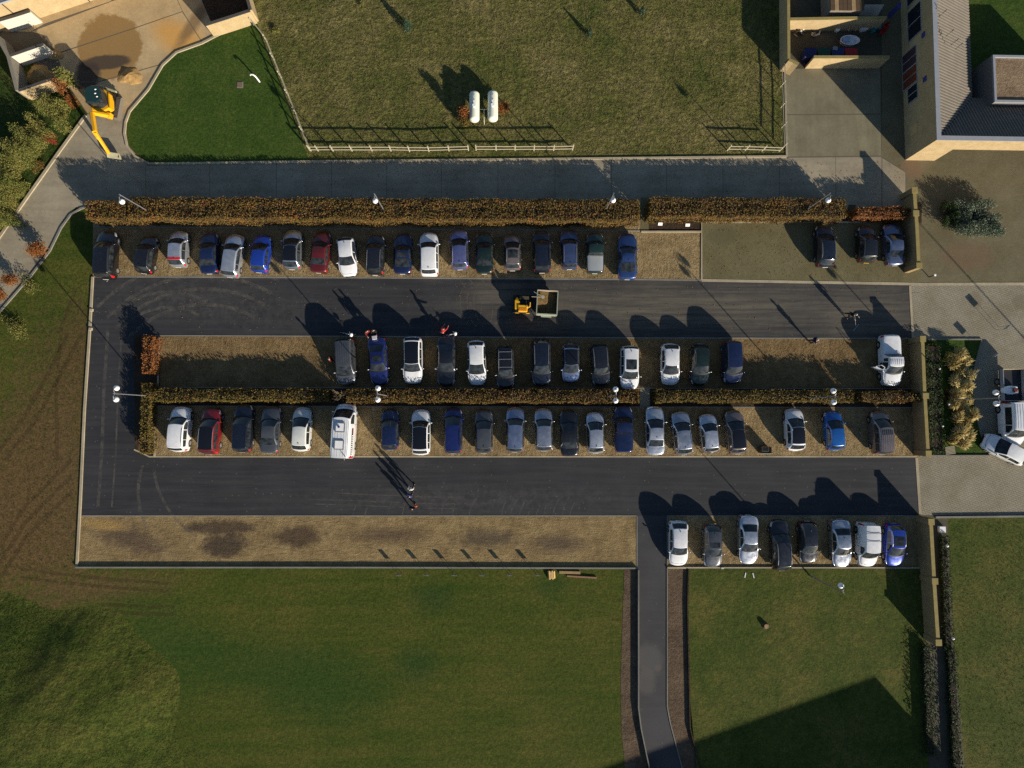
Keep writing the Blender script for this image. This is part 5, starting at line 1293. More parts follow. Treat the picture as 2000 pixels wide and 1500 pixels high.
MB().prism(pl, .72, 1.35).build('body_shell', m_yel, up, bevel=.06)
cabp = [(-.72, -.5), (-.8, .2), (-.62, .78), (-.2, .92), (.35, .88), (.62, .5), (.66, -.45), (.2, -.75)]
MB().prism(cabp, 1.352, 2.35).build('cab_glass', m_cglass, up, bevel=.08)
for (a, b) in ((0, 1), (2, 3), (4, 5), (6, 7)):
    p_, q_ = cabp[a], cabp[b]; MB().bar((p_[0], p_[1], 1.36), (p_[0] * .97, p_[1] * .97, 2.36), .07, .07, (1, 0, 0)).build('cab_post', m_dark, up)
MB().prism([(x * .9, y * .9) for x, y in cabp], 2.352, 2.41).build('cab_roof', plain('tinted_roof', (.012, .035, .028), .08, .7), up, bevel=.02)
for x, y in ((.25, .45), (.2, .1), (.32, -.2)): MB().sphere((x, y, 2.42), (.09, .06, .04), 8, 6).build('work_light', m_whitep, up)
MB().bar((.78, -.8, 1.2), (.80, .5, 1.2), .1, .5).build('side_cover', m_yel, up); MB().bar((-.2, -1.0, 1.1), (-.86, -.3, 1.1), .12, .45).build('side_cover', m_yel, up)
# boom points taken from the photo, each at its own height
def W(x, y, z): return Matrix.Rotation(R_(8), 3, 'Z') @ (G(x, y, z) - Vector((c.x, c.y, 0)))
sw = W(212, 226, 1.1); el0 = W(180, 220, 2.4); el1 = W(186, 258, 2.6); st = W(213, 300, .75)
MB().box((sw.x, sw.y + .05, 1.0), (.5, .5, .5)).build('swing_bracket', m_yel, ex, bevel=.05)
MB().bar(sw, el0, .28, .36).build('boom', m_yel, ex, bevel=.03); MB().bar(el0, el1, .28, .34).build('boom', m_yel, ex, bevel=.03)
MB().tube([el0 + Vector((-.22, 0, .0)), el1 + Vector((-.25, .35, .05))], .055, 8).build('hydraulic_ram', m_yel, ex); MB().tube([el1 + Vector((-.25, .4, .05)), el1 + Vector((-.22, 0, .05))], .03, 7).build('ram_rod', m_bluesign, ex)
MB().bar(el1 + Vector((-.22, .05, .05)), el1.lerp(st, .35) + Vector((-.1, 0, .1)), .14, .16).build('ram_cover', m_yel, ex)
MB().bar(el1, st, .24, .28).build('stick', m_yel, ex, bevel=.03)
MB().tube([el1.lerp(st, .25) + Vector((-.05, -.02, .24)), el1.lerp(st, .85) + Vector((-.02, 0, .26))], .05, 8).build('hydraulic_ram', m_yel, ex)
bu = empty('bucket', st + Vector((.35, -.05, 0))); bu.parent = ex
m_buck = plain('worn_bucket', (.36, .34, .22), .6, .4, .2, .3, 3)
prof = [(.22, .1), (.05, -.25), (-.18, -.42), (-.22, -.40), (.0, -.20), (.16, .12)]
V = [(x, y, z - .05) for x in (-.6, .6) for y, z in prof]; k = len(prof)
MB().add(V, [(i, (i + 1) % k, k + (i + 1) % k, k + i) for i in range(k)] + [tuple(range(k)), tuple(range(k, 2 * k))]).build('bucket_shell', m_buck, bu)
for x in (-.6, .6): MB().add([(x - .02, y, z - .05) for y, z in ((.22, .1), (.05, -.25), (-.18, -.42), (-.3, -.15))] + [(x + .02, y, z - .05) for y, z in ((.22, .1), (.05, -.25), (-.18, -.42), (-.3, -.15))], [(0, 1, 2, 3), (7, 6, 5, 4), (0, 4, 5, 1), (1, 5, 6, 2), (2, 6, 7, 3), (3, 7, 4, 0)]).build('bucket_side', m_buck, bu)
bp = W(222, 172, .5); bq = W(204, 167, .5)
MB().bar(Vector((bq.x - .5, bq.y - .1, .36)), Vector((bp.x + .35, bp.y - .35, .36)), .14, .55).build('dozer_blade', m_buck, ex, bevel=.02)
for x in (-.35, .35): MB().bar((x, .5, .4), (x, bp.y - .2, .35), .1, .1).build('blade_arm', m_dark, ex)

# dumper tractor with trailer
c = G(1021, 598); t = empty('dumper', c, R_(-2)); tag(t, 'small yellow dumper tractor in front of the earth trailer on the tarmac', 'dumper')
MB().box((0, 0, .62), (1.55, .9, .3)).build('chassis', m_dark, t)
MB().prism([(-.45, -.75), (.42, -.75), (.45, -.1), (-.5, -.1)], .75, 1.25).build('engine_cover', m_yel, t, bevel=.05)
MB().prism([(-.36, -.68), (.34, -.68), (.34, -.4), (-.36, -.4)], 1.252, 1.27).build('vent_panel', plain('vent_orange', (.55, .18, .02), .6), t)
MB().prism([(-.8, -.45), (-.55, -.55), (-.3, -.1), (-.35, .25), (-.62, .65), (-.82, .3)], .7, 1.15).build('bonnet', m_yel, t, bevel=.05)
MB().prism([(.42, -.4), (.72, -.25), (.72, .2), (.62, .2), (.6, -.15), (.42, -.25)], .9, 1.2).build('mudguard', m_yel, t, bevel=.03)
MB().box((.1, .12, 1.02), (.42, .42, .14)).build('seat', m_black, t, bevel=.04); MB().box((.28, .12, 1.26), (.08, .4, .4)).build('seat_back', m_black, t, bevel=.03)
MB().tube([(-.18, .12, 1.0), (-.28, .12, 1.32)], .025, 6).build('steering_column', m_dark, t)
MB().add([(-.28 + .02 * math.cos(a) + .16 * math.cos(a) * .3, .12 + .16 * math.sin(a), 1.34 + .05 * math.cos(a)) for a in [k * math.pi / 5 for k in range(10)]] + [(-.26 + .12 * math.cos(a) * .3, .12 + .12 * math.sin(a), 1.35 + .05 * math.cos(a)) for a in [k * math.pi / 5 for k in range(10)]], [(i, (i + 1) % 10, 10 + (i + 1) % 10, 10 + i) for i in range(10)]).build('steering_wheel', m_black, t)
for x in (-.55, .5):
    for y in (-.62, .78):
        o = MB().tube([(x, y - .15, .42), (x, y + .15, .42)], .42, 18).build('wheel', m_tyre, t); MB().tube([(x, y - .16, .42), (x, y + .16, .42)], .2, 12).build('rim', m_yel, o)
MB().box((.1, .62, .95), (.9, .3, .25)).build('fuel_tank', plain('olive_box', (.07, .06, .03), .7), t)
MB().tube([(.35, -.3, 1.2), (.35, -.3, 1.7)], .03, 6).build('exhaust', m_metal, t)
c = G(1067, 596); t = empty('tipping_trailer', c, R_(-3)); tag(t, 'open green grey trailer half filled with brown earth behind the dumper', 'trailer')
m_tr = plain('pale_green_metal', (.34, .37, .28), .6, .4, .2, .2); A, B, h0, h1 = .98, 1.14, .55, 1.35
MB().box((0, 0, h0), (2 * A, 2 * B, .06)).build('bed_floor', m_dark, t)
for sx in (-1, 1):
    w_ = MB().box((sx * A, 0, (h0 + h1) / 2), (.05, 2 * B, h1 - h0)).build('side_wall', m_tr, t); MB().box((sx * A, 0, h1 + .02), (.08, 2 * B + .08, .04)).build('rim', m_tr, w_)
for sy in (-1, 1):
    w_ = MB().box((0, sy * B, (h0 + h1) / 2), (2 * A - .06, .05, h1 - h0)).build('end_wall', m_tr, t); MB().box((0, sy * B, h1 + .02), (2 * A - .09, .10, .04)).build('rim', m_tr if sy < 0 else plain('pale_edge', (.55, .42, .28), .7), w_)
V = []; F = []; nx = 12
for j in range(nx):
    for i in range(nx):
        x = -A + .05 + (2 * A - .1) * i / (nx - 1); y = -B + .05 + (2 * B - .1) * j / (nx - 1); k = max(0, 1 - (x + .9) / 1.75) * max(0, min(1, (y + .55) / .7))
        V.append((x, y, h0 + .06 + .62 * k ** .6 + .03 * math.sin(x * 9) * math.sin(y * 8)))
for j in range(nx - 1):
    for i in range(nx - 1): F.append((j * nx + i, j * nx + i + 1, (j + 1) * nx + i + 1, (j + 1) * nx + i))
ea = link('earth_load', mesh_np('earth_load', V, F, soil('loose_earth', (.10, .065, .028), (.19, .125, .055), (), None, 1.0, .08, 5), True), None, None, c + Vector((0, 0, 0)), R_(-3))
tag(ea, 'brown earth heaped in the open trailer', 'earth')
for sx in (-.45, .35):
    for sy in (-1, 1):
        o = MB().tube([(sx, sy * 1.0 - .12, .34), (sx, sy * 1.0 + .12, .34)], .34, 16).build('wheel', m_tyre, t); MB().tube([(sx, sy * 1.0 - .13, .34), (sx, sy * 1.0 + .13, .34)], .18, 10).build('rim', m_rim, o)
for sx in (-.05,):
    MB().bar((-.5, -1.2, .72), (.5, -1.2, .72), .26, .03).build('mudguard', m_tr, t)
MB().bar((-A, 0, .5), (-1.6, 0, .5), .1, .1).build('drawbar', m_dark, t)
c = G(1055, 580, 1.35); o = empty('shovel', c, R_(25)); tag(o, 'pale green tools lying across the corner of the earth trailer', 'shovel'); 
MB().tube([(.15, -.1, .05), (-.75, .35, .12)], .022, 6).build('shaft', m_pale_wood, o); MB().tube([(.2, -.05, .05), (-.35, .7, .12)], .02, 6).build('shaft', m_tr, o)
MB().prism([(.1, -.22), (.34, -.26), (.42, -.08), (.28, .06), (.08, .02)], .02, .06).build('blade', m_tr, o, bevel=.01)

# ================================================================ PEOPLE
m_skin = plain('skin', (.45, .27, .19), .6, var=.08); m_hair = plain('hair_dark', (.018, .012, .008), .7); m_hair_g = plain('hair_grey', (.34, .33, .32), .7); m_shoe = plain('shoe', (.02, .018, .016), .6)
def cloth(n, c): return plain('cloth_' + n, c, .85, .15, var=.2, scale=6)
CL = dict(black=cloth('black', (.010, .010, .012)), navy=cloth('navy', (.014, .018, .045)), jeans=cloth('jeans', (.03, .045, .10)), red=cloth('red', (.42, .035, .04)), dred=cloth('dark_red', (.13, .014, .018)), orange=cloth('orange', (.62, .13, .02)), white=cloth('white', (.68, .68, .66)), blue=cloth('blue', (.05, .08, .25)), khaki=cloth('khaki', (.14, .12, .07)))
def skin(name, V, E, Rd, mat, parent, root=0, sub=1):
    me = bpy.data.meshes.new(name); me.from_pydata([tuple(v) for v in V], E, []); me.materials.append(mat)
    o = link(name, me, None, parent)
    md = o.modifiers.new('skin', 'SKIN'); md.use_smooth_shade = True
    if not me.skin_vertices: 
        bpy.context.view_layer.objects.active = o; bpy.ops.mesh.customdata_skin_add()
    for i, r in enumerate(Rd):
        sv = me.skin_vertices[0].data[i]; sv.radius = (r, r) if not isinstance(r, tuple) else r; sv.use_root = (i == root)
    s = o.modifiers.new('subdivision', 'SUBSURF'); s.levels = sub; s.render_levels = sub
    return o
def person(px, py, face, label, top='navy', legs='black', hair=None, bend=0.0, arms=((.25, .15), (.25, .15)), stride=.15, h=1.74, group=None, z0=.02):
    """face: heading in degrees (0 = photo right); bend: forward lean of the trunk; arms: per side (forward swing, elbow bend)"""
    c = G(px, py); t = empty('person', (c.x, c.y, z0), R_(face)); tag(t, label, 'person', group); k = h / 1.74
    # local x forward, y left
    def tor(u, y=0, x=0): return Vector((math.sin(bend) * u + x * math.cos(bend), y, .93 + math.cos(bend) * u - x * math.sin(bend))) * k
    pel = Vector((0, 0, .93)) * k; V = [pel, tor(.22), tor(.44), tor(.56), tor(.66, 0, .02), tor(.80, 0, .03)]; E = [(0, 1), (1, 2), (2, 3), (3, 4), (4, 5)]
    Rd = [(.125, .15), (.12, .145), (.12, .17), (.06, .07), (.085, .085), (.075, .075)]
    V.append(tor(.70, 0, .115)); E.append((4, 6)); Rd.append(.018)          # nose
    for sy in (-1, 1): V.append(tor(.71, sy * .085, .01)); E.append((4, len(V) - 1)); Rd.append(.016)   # ears
    armp = []
    for sd, (sw_, eb) in zip((-1, 1), arms):
        sh = tor(.47, sd * .19); el = sh + Vector((math.sin(sw_ + bend * .2) * .29, sd * .04, -math.cos(sw_ + bend * .2) * .29)) * k
        wr = el + Vector((math.sin(sw_ + eb) * .25, -sd * .02, -math.cos(sw_ + eb) * .25)) * k; d = (wr - el).normalized(); ha = wr + d * .07 * k
        i = len(V); V += [sh, el, wr, ha]; E += [(2, i), (i, i + 1), (i + 1, i + 2), (i + 2, i + 3)]; Rd += [.062, .045, .032, (.02, .036)]
        for q, ln in enumerate((.065, .078, .083, .075)):
            o_ = Vector((0, 1, 0)) * (q - 1.5) * .02; f0 = ha + o_ + d * .02; f1 = f0 + d * ln * .55; f2 = f1 + (d * .8 + Vector((.5, 0, 0))) * ln * .4
            j = len(V); V += [f0, f1, f2]; E += [(i + 3, j), (j, j + 1), (j + 1, j + 2)]; Rd += [.009, .0085, .007]
        th = wr + d * .02 + Vector((.03, 0, 0)); j = len(V); V += [th, th + d * .035 + Vector((.02, 0, 0))]; E += [(i + 2, j), (j, j + 1)]; Rd += [.011, .008]
        armp.append((sh, el, wr, ha))
    legp = []
    for sd, fw in ((-1, stride), (1, -stride)):
        hp = Vector((0, sd * .095, .88)) * k; kn = Vector((fw * .6 + .03, sd * .10, .48)) * k; an = Vector((fw, sd * .105, .09)) * k; to = an + Vector((.15, 0, -.05)) * k
        i = len(V); V += [hp, kn, an, to]; E += [(0, i), (i, i + 1), (i + 1, i + 2), (i + 2, i + 3)]; Rd += [.085, .06, .042, .04]; legp.append((hp, kn, an, to))
    skin('body', V, E, Rd, m_skin, t)
    # clothing over the same skeleton
    JV = [V[0] - Vector((0, 0, .06)), V[1], V[2], V[3] - Vector((0, 0, .03))]; JE = [(0, 1), (1, 2), (2, 3)]; JR = [(.15, .18), (.145, .175), (.14, .2), .085]
    for sh, el, wr, ha in armp:
        i = len(JV); JV += [sh, el, wr]; JE += [(2, i), (i, i + 1), (i + 1, i + 2)]; JR += [.085, .065, .048]
    skin('jacket', JV, JE, JR, CL[top], t)
    TV = [V[0] + Vector((0, 0, .05))]; TE = []; TR = [(.14, .17)]
    for hp, kn, an, to in legp:
        i = len(TV); TV += [hp, kn, an]; TE += [(0, i), (i, i + 1), (i + 1, i + 2)]; TR += [.105, .08, .062]
        MB().sphere(((an + to) / 2) - Vector((0, 0, .02)), (.15, .055, .05), 8, 6).build('shoe', m_shoe, t, smooth=True)
    skin('trousers', TV, TE, TR, CL[legs], t)
    hd = tor(.75, 0, .0); MB().sphere(hd + Vector((-.018, 0, .012)), (.108, .1, .105), 10, 8).build('hair', hair or m_hair, t, smooth=True)
    for sy in (-1, 1): MB().sphere(tor(.725, sy * .032, .10), .012, 6, 5).build('eye', m_black, t)
    return t, armp
PG = 'people in the car park'
person(866, 652, 60, 'person in a bright red jacket bending beside the bicycle', 'red', 'black', bend=.55, arms=((.9, .3), (.7, .3)), group=PG)
person(723, 652, -60, 'person in a red top standing at the boot of the deep blue car', 'dred', 'black', arms=((.5, .8), (.3, .5)), group=PG)
pb, ab = person(735, 650, -80, 'person in dark clothes carrying a pale box to the deep blue car', 'black', 'navy', arms=((.7, .9), (.7, .9)), group=PG)
person(651, 704, 20, 'person in dark red at the door of the grey people carrier', 'dred', 'black', arms=((.5, .5), (.2, .2)), group=PG)
person(806, 952, 75, 'walker in black with white sleeves, front of the group on the lower tarmac', 'white', 'black', hair=m_hair_g, stride=.26, group=PG)
person(803, 966, 75, 'walker in a blue jacket in the middle of the group on the lower tarmac', 'blue', 'black', stride=.24, group=PG)
po, ao = person(808, 990, 78, 'walker in dark clothes with an orange bag, rear of the group', 'navy', 'black', stride=.24, group=PG)
person(1580, 668, -10, 'person in navy with a light scarf standing on the empty strip edge', 'navy', 'navy', hair=m_hair_g, stride=.2, arms=((.3, .4), (-.2, .3)), group=PG)
pr, ar = person(1650, 617, -40, 'person raking gravel on the upper tarmac with a long rake', 'black', 'black', hair=m_hair_g, bend=.35, arms=((.7, .5), (1.0, .3)), stride=.28, group=PG)
def hand_world(p, a): return p.matrix_basis @ a[3]
hb = (hand_world(pb, ab[0]) + hand_world(pb, ab[1])) / 2
o = MB().box((0, 0, 0), (.42, .34, .26)).build('carton', plain('pale_carton', (.42, .42, .46), .7), loc=hb + Vector((0, -.16, .02)), rz=R_(10), bevel=.01); tag(o, 'pale grey carton held above the boot of the deep blue car', 'box')
ho = hand_world(po, ao[0])
bg = empty('bag', ho); tag(bg, 'orange bag carried by the last walker', 'bag'); MB().box((0, 0, -.28), (.34, .14, .32)).build('pouch', CL['orange'], bg, bevel=.03); MB().tube([(-.1, 0, -.14), (-.04, 0, .0), (.04, 0, .0), (.1, 0, -.14)], .012, 5).build('strap', m_black, bg)
h1, h2 = hand_world(pr, ar[0]), hand_world(pr, ar[1]); tipr = G(1671, 640) + Vector((0, 0, .04)); d = (tipr - h1).normalized()
rk = empty('rake', tipr); tag(rk, 'long handled wide rake held by the raking person', 'rake')
MB().tube([Vector((0, 0, .02)), h1 - tipr - d * .8], .016, 6).build('handle', m_metal, rk)
s_ = Vector((-d.y, d.x, 0)).normalized(); MB().bar(s_ * .45, -s_ * .45, .07, .05).build('rake_head', m_metal, rk)
for i in range(9): q = s_ * (-.4 + .1 * i); MB().tube([q, q + Vector((0, 0, -.05))], .006, 4).build('tine', m_metal, rk)

def bicycle(px, py, ang, label):
    c = G(px, py); t = empty('bicycle', c, R_(ang)); tag(t, label, 'bicycle', 'bicycles on the upper tarmac'); t.rotation_euler = (R_(14), 0, R_(ang))
    for x, nm in ((-.52, 'wheel'), (.52, 'wheel')):
        pts = [(x + .33 * math.cos(a), 0, .34 + .33 * math.sin(a)) for a in [2 * math.pi * k / 18 for k in range(19)]]
        o = MB().tube(pts, .022, 6, False).build('wheel', m_tyre, t); sp = MB()
        for k in range(8): a = math.pi * k / 8; sp.tube([(x - .32 * math.cos(a), 0, .34 - .32 * math.sin(a)), (x + .32 * math.cos(a), 0, .34 + .32 * math.sin(a))], .005, 4)
        sp.build('spokes', m_rim, o)
    fr = MB(); 
    for a, b in (((-.52, 0, .34), (-.05, 0, .32)), ((-.05, 0, .32), (-.2, 0, .85)), ((-.2, 0, .82), (.36, 0, .84)), ((-.05, 0, .32), (.38, 0, .74)), ((-.52, 0, .34), (-.2, 0, .8)), ((.52, 0, .34), (.36, 0, .95))): fr.tube([a, b], .02, 6)
    fr.build('frame', m_whitep, t); MB().sphere((-.23, 0, .92), (.14, .08, .04), 8, 6).build('saddle', m_black, t)
    MB().tube([(.28, -.3, 1.0), (.36, -.1, .98), (.36, .1, .98), (.28, .3, 1.0)], .016, 6).build('handlebar', m_rim, t)
    MB().sphere((.45, 0, .86), (.17, .2, .12), 8, 6).build('basket', m_whitep, t)
bicycle(881, 652, 12, 'white bicycle beside the person in the red jacket'); bicycle(682, 651, -8, 'white bicycle standing above the dark grey people carrier')
# ================================================================ SMALL THINGS
NTH = ['leftmost', 'second', 'third', 'fourth', 'fifth', 'rightmost']
for i in range(6):
    c = G(781 + 53.6 * i, 1119); t = empty('number_board', c); tag(t, 'small upright board on two posts at the bare strip, %s of six' % (NTH[i] + ('' if i in (0, 5) else ' from left')), 'sign', 'boards along the bare strip')
    for x in (-.16, .16): MB().tube([(x, 0, 0), (x, 0, .95)], .016, 6).build('post', m_dark, t)
    MB().box((0, -.02, .78), (.44, .02, .36)).build('board', m_zinc, t)
for i, (x, y) in enumerate(((1287, 441), (1340, 443))):
    c = G(x, y); t = empty('bed_sign', c); tag(t, '%s of two tilted white plates in the hedge bed right of the footpath' % ('left' if i == 0 else 'right'), 'sign', 'white plates in the hedge bed')
    MB().tube([(0, 0, 0), (0, 0, .5)], .02, 6).build('stake', m_dark, t)
    MB().bar((0, -.12, .46), (0, .12, .6), .42, .02, (0, 0, 1)).build('plate', m_whitep, t)
# timber on the lawn
c = G(1077, 1121); t = empty('log_pile', c, R_(4)); tag(t, 'small bright pile of split logs at the lawn edge', 'log pile')
m_log = plain('split_wood', (.62, .42, .16), .8, var=.3, scale=6)
for i in range(9):
    x = -.28 + (i % 5) * .14; z = .07 + (i // 5) * .13
    MB().tube([(x + (i // 5) * .07, -.4 + random.uniform(-.06, .06), z), (x + (i // 5) * .07, .32 + random.uniform(-.08, .06), z + .05)], [.07, .06], 6).build('log', m_log, t)
def beam(p, q, w_, h_, mat, label):
    a, b = G(*p), G(*q); o = MB().bar(Vector((0, 0, h_ / 2)), b - a + Vector((0, 0, h_ / 2)), w_, h_).build('timber_beam', mat, loc=a, bevel=.01); tag(o, label, 'beam', 'beams on the lawn')
beam((1092, 1117), (1133, 1118), .24, .16, m_wood, 'short thick brown beam right of the log pile')
beam((1107, 1124.5), (1165, 1128), .14, .12, plain('reddish_timber', (.26, .14, .085), .85, var=.3), 'longer thin reddish beam on the lawn below the thick one')
# overturned frames
for i, (x, y, a, lb) in enumerate(((1447, 1121, -12, 'left open metal frame lying on the lawn below the bottom row'), (1463, 1125, 14, 'right open metal frame lying on the lawn below the bottom row'))):
    c = G(x, y); t = empty('trestle', c, R_(a)); tag(t, lb, 'trestle', 'metal trestles on the lawn')
    for yy in (-.2, .2): MB().bar((-.35, yy, .12), (.35, yy, .12), .03, .03).build('rail', m_dark, t)
    MB().bar((.36, -.24, .16), (.36, .24, .16), .08, .06).build('crossbar', m_whitep, t); MB().bar((-.35, -.2, .06), (-.35, .2, .06), .03, .03).build('crossbar', m_dark, t)
    for xx in (-.33, .33):
        for yy in (-.2, .2): MB().tube([(xx, yy, 0), (xx, yy, .13)], .015, 5).build('leg', m_dark, t)
c = G(1410, 1113); t = empty('ground_sign', c); tag(t, 'small pale marker at the kerb in front of the dark grey hatchback', 'marker')
MB().box((0, 0, .05), (.4, .16, .1)).build('foot', m_grey_c, t); MB().box((0, .2, .10), (.26, .14, .2)).build('block', m_white_c, t)
c = G(1495, 1222, .2); t = empty('tree_stump', (c.x, c.y, .15)); tag(t, 'sawn tree stump on the lawn right of the path', 'stump')
MB().tube([(0, 0, 0), (0, 0, .12), (0, 0, .26)], [.36, .26, .23], 12).build('trunk', m_wood_d, t); MB().tube([(0, 0, .262), (0, 0, .28)], .21, 12).build('cut_face', m_wood, t)
c = G(1490, 878); t = empty('wooden_bin', c); tag(t, 'dark square wooden bin in the gap of the lower island row', 'bin')
for a, b in (((-.45, -.3), (.45, -.3)), ((-.45, .3), (.45, .3)), ((-.45, -.3), (-.45, .3)), ((.45, -.3), (.45, .3))):
    w_ = MB(); 
    for z in (.12, .34, .56, .78): MB().bar((a[0], a[1], z), (b[0], b[1], z), .04, .19).build('board', m_wood_d, t)
MB().box((0, 0, .5), (.84, .54, .2)).build('contents', m_grey_c, t); MB().bar((-.55, -.36, .9), (.55, -.36, .9), .06, .05).build('front_rail', m_tr, t)
for i, (x, y) in enumerate(((180, 606), (178.5, 643))):
    c = G(x, y); o = MB().box((0, 0, .1), (.3, .26, .2)).build('concrete_block', m_kerb, loc=c, bevel=.02); tag(o, '%s of two small blocks set against the left tarmac kerb' % ('upper' if i == 0 else 'lower'), 'block', 'blocks at the left kerb')
c = G(1837, 1033); o = MB().box((0, 0, .15), (.62, .58, .3)).build('cable_cabinet', m_whitep, loc=c, bevel=.03); tag(o, 'white square cabinet behind the long brick wall', 'cabinet')
for i, (x, y) in enumerate(((1847, 1240), (1836, 1062))):
    c = G(x, y); t = empty('garden_spotlight', c); tag(t, '%s small white spotlight in the hedge behind the long brick wall' % ('lower' if i == 0 else 'upper'), 'spotlight'); MB().tube([(0, 0, 0), (0, 0, .85)], .03, 6).build('stake', m_dark, t); MB().sphere((0, 0, .95), .13, 10, 8).build('lamp_head', m_whitep, t)
# bench in the planting bed
c = G(1849, 879); t = empty('garden_bench', c, R_(8)); tag(t, 'small slatted wooden bench at the lower end of the planting bed', 'bench')
m_bench = plain('weathered_slats', (.30, .25, .18), .85, var=.25, scale=5)
for i in range(6): MB().box((0, -.33 + i * .13, .45), (.95, .09, .04)).build('slat', m_bench, t)
for x in (-.4, .4):
    for y in (-.3, .3): MB().box((x, y, .215), (.07, .07, .43)).build('leg', m_bench, t)
for i, (x, y) in enumerate(((1820, 722), (1838, 790), (1826, 832))):
    c = G(x, y); t = empty('garden_light', c); tag(t, '%s small white garden light in the planting bed' % ('top', 'middle', 'bottom')[i], 'garden light', 'lights in the planting bed'); MB().tube([(0, 0, 0), (0, 0, 1.0)], .02, 6).build('stake', m_dark, t); MB().sphere((0, 0, 1.05), .09, 8, 6).build('lamp_head', m_whitep, t)
c = G(1814, 541); t = empty('bollard_light', c); tag(t, 'low hooked bollard light at the wall end below the paved bay', 'bollard'); MB().tube([(0, 0, 0), (0, 0, .8)], .05, 8).build('post', m_dark, t); MB().box((0, 0, .85), (.2, .2, .12)).build('lamp_head', m_whitep, t, bevel=.02)
# free-standing square signs on the paved yard
for (x, y, lb) in ((1893, 666, 'square sign board on two legs above the planting bed'), (1916, 612, 'square sign board on two legs on the paved yard')):
    c = G(x + 32, y + 30); t = empty('yard_sign', c, R_(41)); tag(t, lb, 'sign')
    for q in (-.22, .22): MB().tube([(q, 0, 0), (q, 0, 1.35)], .018, 6).build('post', m_metal, t)
    MB().box((0, 0, 1.2), (.6, .03, .42)).build('board', m_zinc, t)

# ---------------------------------------------------------------- enclosure: bins and junk
for i, (x, col, lb) in enumerate(((1583, (.012, .018, .075), 'dark blue lidded bin at the left end of the bin row'), (1610, (.010, .055, .030), 'green lidded bin in the bin row'), (1637, (.018, .022, .10), 'blue lidded bin with a grey cloth on top'), (1663, (.30, .014, .012), 'red lidded bin in the bin row'))):
    c = G(x, 103, 1.1); t = empty('waste_bin', (c.x, c.y, 0)); tag(t, lb, 'bin', 'lidded bins in the junk enclosure'); m = plain('bin_%d' % i, col, .5)
    V = [(-.5, -.36, .12), (.5, -.36, .12), (.5, .36, .12), (-.5, .36, .12), (-.58, -.44, 1.05), (.58, -.44, 1.05), (.58, .44, 1.05), (-.58, .44, 1.05)]
    MB().add(V, [(3, 2, 1, 0), (4, 5, 6, 7), (0, 1, 5, 4), (1, 2, 6, 5), (2, 3, 7, 6), (3, 0, 4, 7)]).build('tub', m, t)
    MB().prism([(-.62, -.48), (.62, -.48), (.62, .48), (-.62, .48)], 1.06, 1.14).build('lid', m, t, bevel=.03); MB().tube([(-.55, .5, 1.1), (.55, .5, 1.1)], .025, 6).build('handle', m_dark, t)
    for xx in (-.4, .4):
        for yy in (-.28, .28): MB().tube([(xx - .03, yy, .08), (xx + .03, yy, .08)], .08, 10).build('wheel', m_tyre, t)
c = G(1632, 94, 1.2); o = MB().prism([(-.25, -.18), (.2, -.22), (.26, .15), (-.1, .24), (-.28, .1)], 0, .06).build('cloth', plain('grey_cloth', (.22, .22, .22), .9), loc=(c.x, c.y, 1.142), bevel=.02); tag(o, 'crumpled pale grey cloth on the blue bin lid', 'cloth')
c = G(1655, 84); t = empty('white_trough', c); tag(t, 'large white trough with a blue inside among the junk', 'trough')
V = []; n = 20
for z, k in ((0, .78), (.5, 1.0), (.5, .90), (.12, .74)): V += [(1.0 * k * math.cos(2 * math.pi * i / n), .52 * k * math.sin(2 * math.pi * i / n), z) for i in range(n)]
F = [tuple(reversed(range(n)))] + [(j * n + i, j * n + (i + 1) % n, (j + 1) * n + (i + 1) % n, (j + 1) * n + i) for j in range(3) for i in range(n)] + [tuple(range(3 * n, 4 * n))]
MB().add(V, F).build('tub', m_whitep, t, smooth=True); MB().box((-.35, .1, .45), (.7, .55, .08)).build('board', plain('pale_blue_board', (.30, .40, .55), .5), t)
for i, (x, y) in enumerate(((1632, 51), (1633, 60))):
    c = G(x, y); o = MB().tube([(0, 0, 0), (0, 0, .45 - .15 * i), (0, 0, .5 - .15 * i)], [.2, .26, .24], 14).build('bucket', m_whitep, loc=c); tag(o, '%s white bucket beside the hoops in the enclosure' % ('larger upper' if i == 0 else 'smaller lower'), 'bucket')
for i, (x, y, lb) in enumerate(((1684, 58, 'white and blue plastic crate in the enclosure'),)):
    c = G(x, y); t = empty('plastic_crate', c, R_(15)); tag(t, lb, 'crate'); MB().box((0, 0, .2), (.7, .5, .4)).build('tub', m_whitep, t); MB().box((0, .1, .41), (.4, .25, .03)).build('lid', m_bluesign, t)
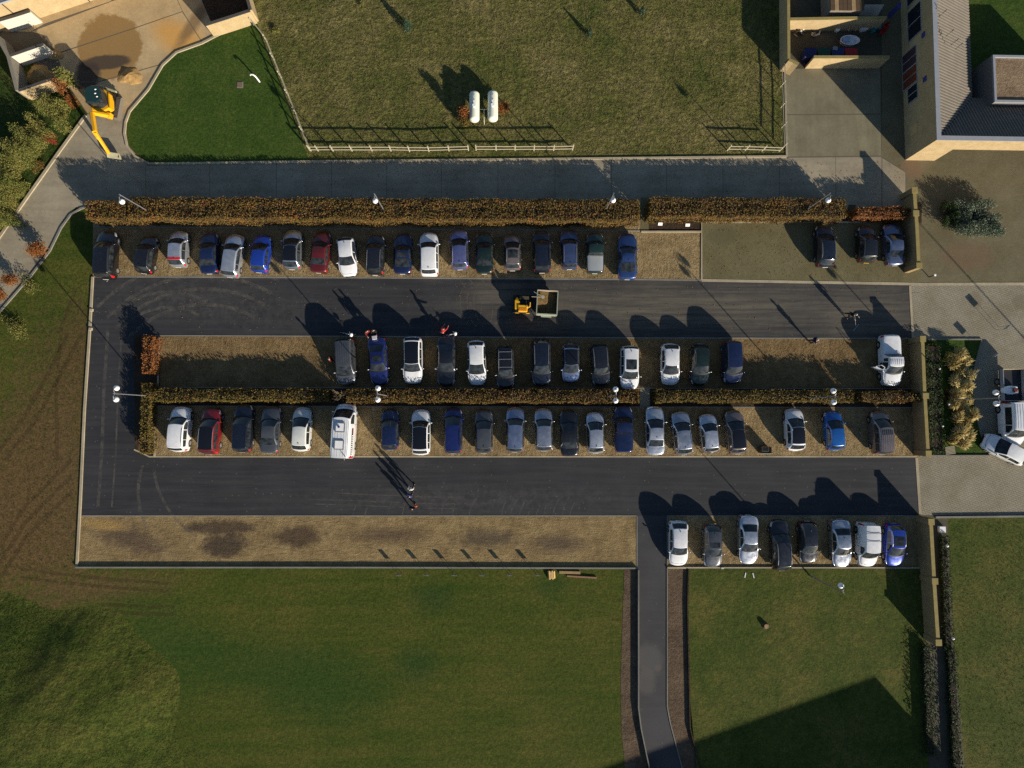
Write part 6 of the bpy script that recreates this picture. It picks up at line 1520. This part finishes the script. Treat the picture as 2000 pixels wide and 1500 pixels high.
for i, (x, y) in enumerate(((1702, 63), (1713, 57))):
    c = G(x, y); o = MB().tube([(0, 0, 0), (0, 0, .4)], [.2, .24], 12).build('teal_tub', plain('teal_plastic', (.02, .16, .17), .4), loc=c); tag(o, '%s round teal tub in the enclosure' % ('left' if i == 0 else 'right'), 'tub')
for i, (x, y, a) in enumerate(((1726, 58, 10), (1718, 68, -25))):
    c = G(x, y); t = empty('red_chair', c, R_(a)); tag(t, '%s red plastic chair near the enclosure corner' % ('upper' if i == 0 else 'lower'), 'chair'); m = plain('red_plastic', (.26, .012, .012), .45)
    MB().box((0, 0, .44), (.45, .45, .05)).build('seat', m, t, bevel=.02); MB().box((0, .22, .68), (.45, .05, .44)).build('backrest', m, t, bevel=.02)
    for xx in (-.19, .19):
        for yy in (-.19, .19): MB().tube([(xx, yy, 0), (xx, yy, .44)], .02, 6).build('leg', m, t)
for i in range(6):
    c = G(1643 + i * 6.5, 58 + (i % 2) * 5); t = empty('metal_hoop', c, R_(80 + i * 3)); tag(t, 'bent metal hoop in the stack behind the white trough, %s from the left' % ORD[i].replace('topmost', 'first'), 'hoop', 'metal hoops in the enclosure')
    MB().tube([(-.35, 0, 0), (-.35, 0, .75), (-.2, 0, .95), (.2, 0, .95), (.35, 0, .75), (.35, 0, 0)], .022, 6).build('tube', m_metal, t)
for i, (x, y) in enumerate(((1553, 60), (1556, 68), (1566, 62), (1601, 63), (1590, 72))):
    c = G(x, y); t = empty('scrap_pile', c, R_(i * 37)); tag(t, ('scrap pile of pale metal offcuts in the enclosure corner', 'small scrap pile below the corner offcuts', 'scrap pile of grey metal right of the corner', 'loose tilted grey plate lying in the enclosure', 'dark tangle of scrap by the loose plate')[i], 'scrap')
    for k in range(7 if i != 3 else 2): MB().bar((random.uniform(-.4, .4), random.uniform(-.3, .3), .05 + .06 * k), (random.uniform(-.4, .4), random.uniform(-.3, .3), .12 + .08 * k), random.uniform(.04, .22), .03).build('offcut', random.choice((m_white_c, m_wood_d, m_metal, m_dark)), t)
c = G(1736, 32); t = empty('blue_post', c); tag(t, 'slim blue panel standing at the right end of the back wall', 'panel'); MB().box((0, 0, .9), (.12, .5, 1.8)).build('panel', m_bluesign, t); MB().box((.07, 0, 1.2), (.01, .3, 1.0)).build('strip', m_whitep, t)
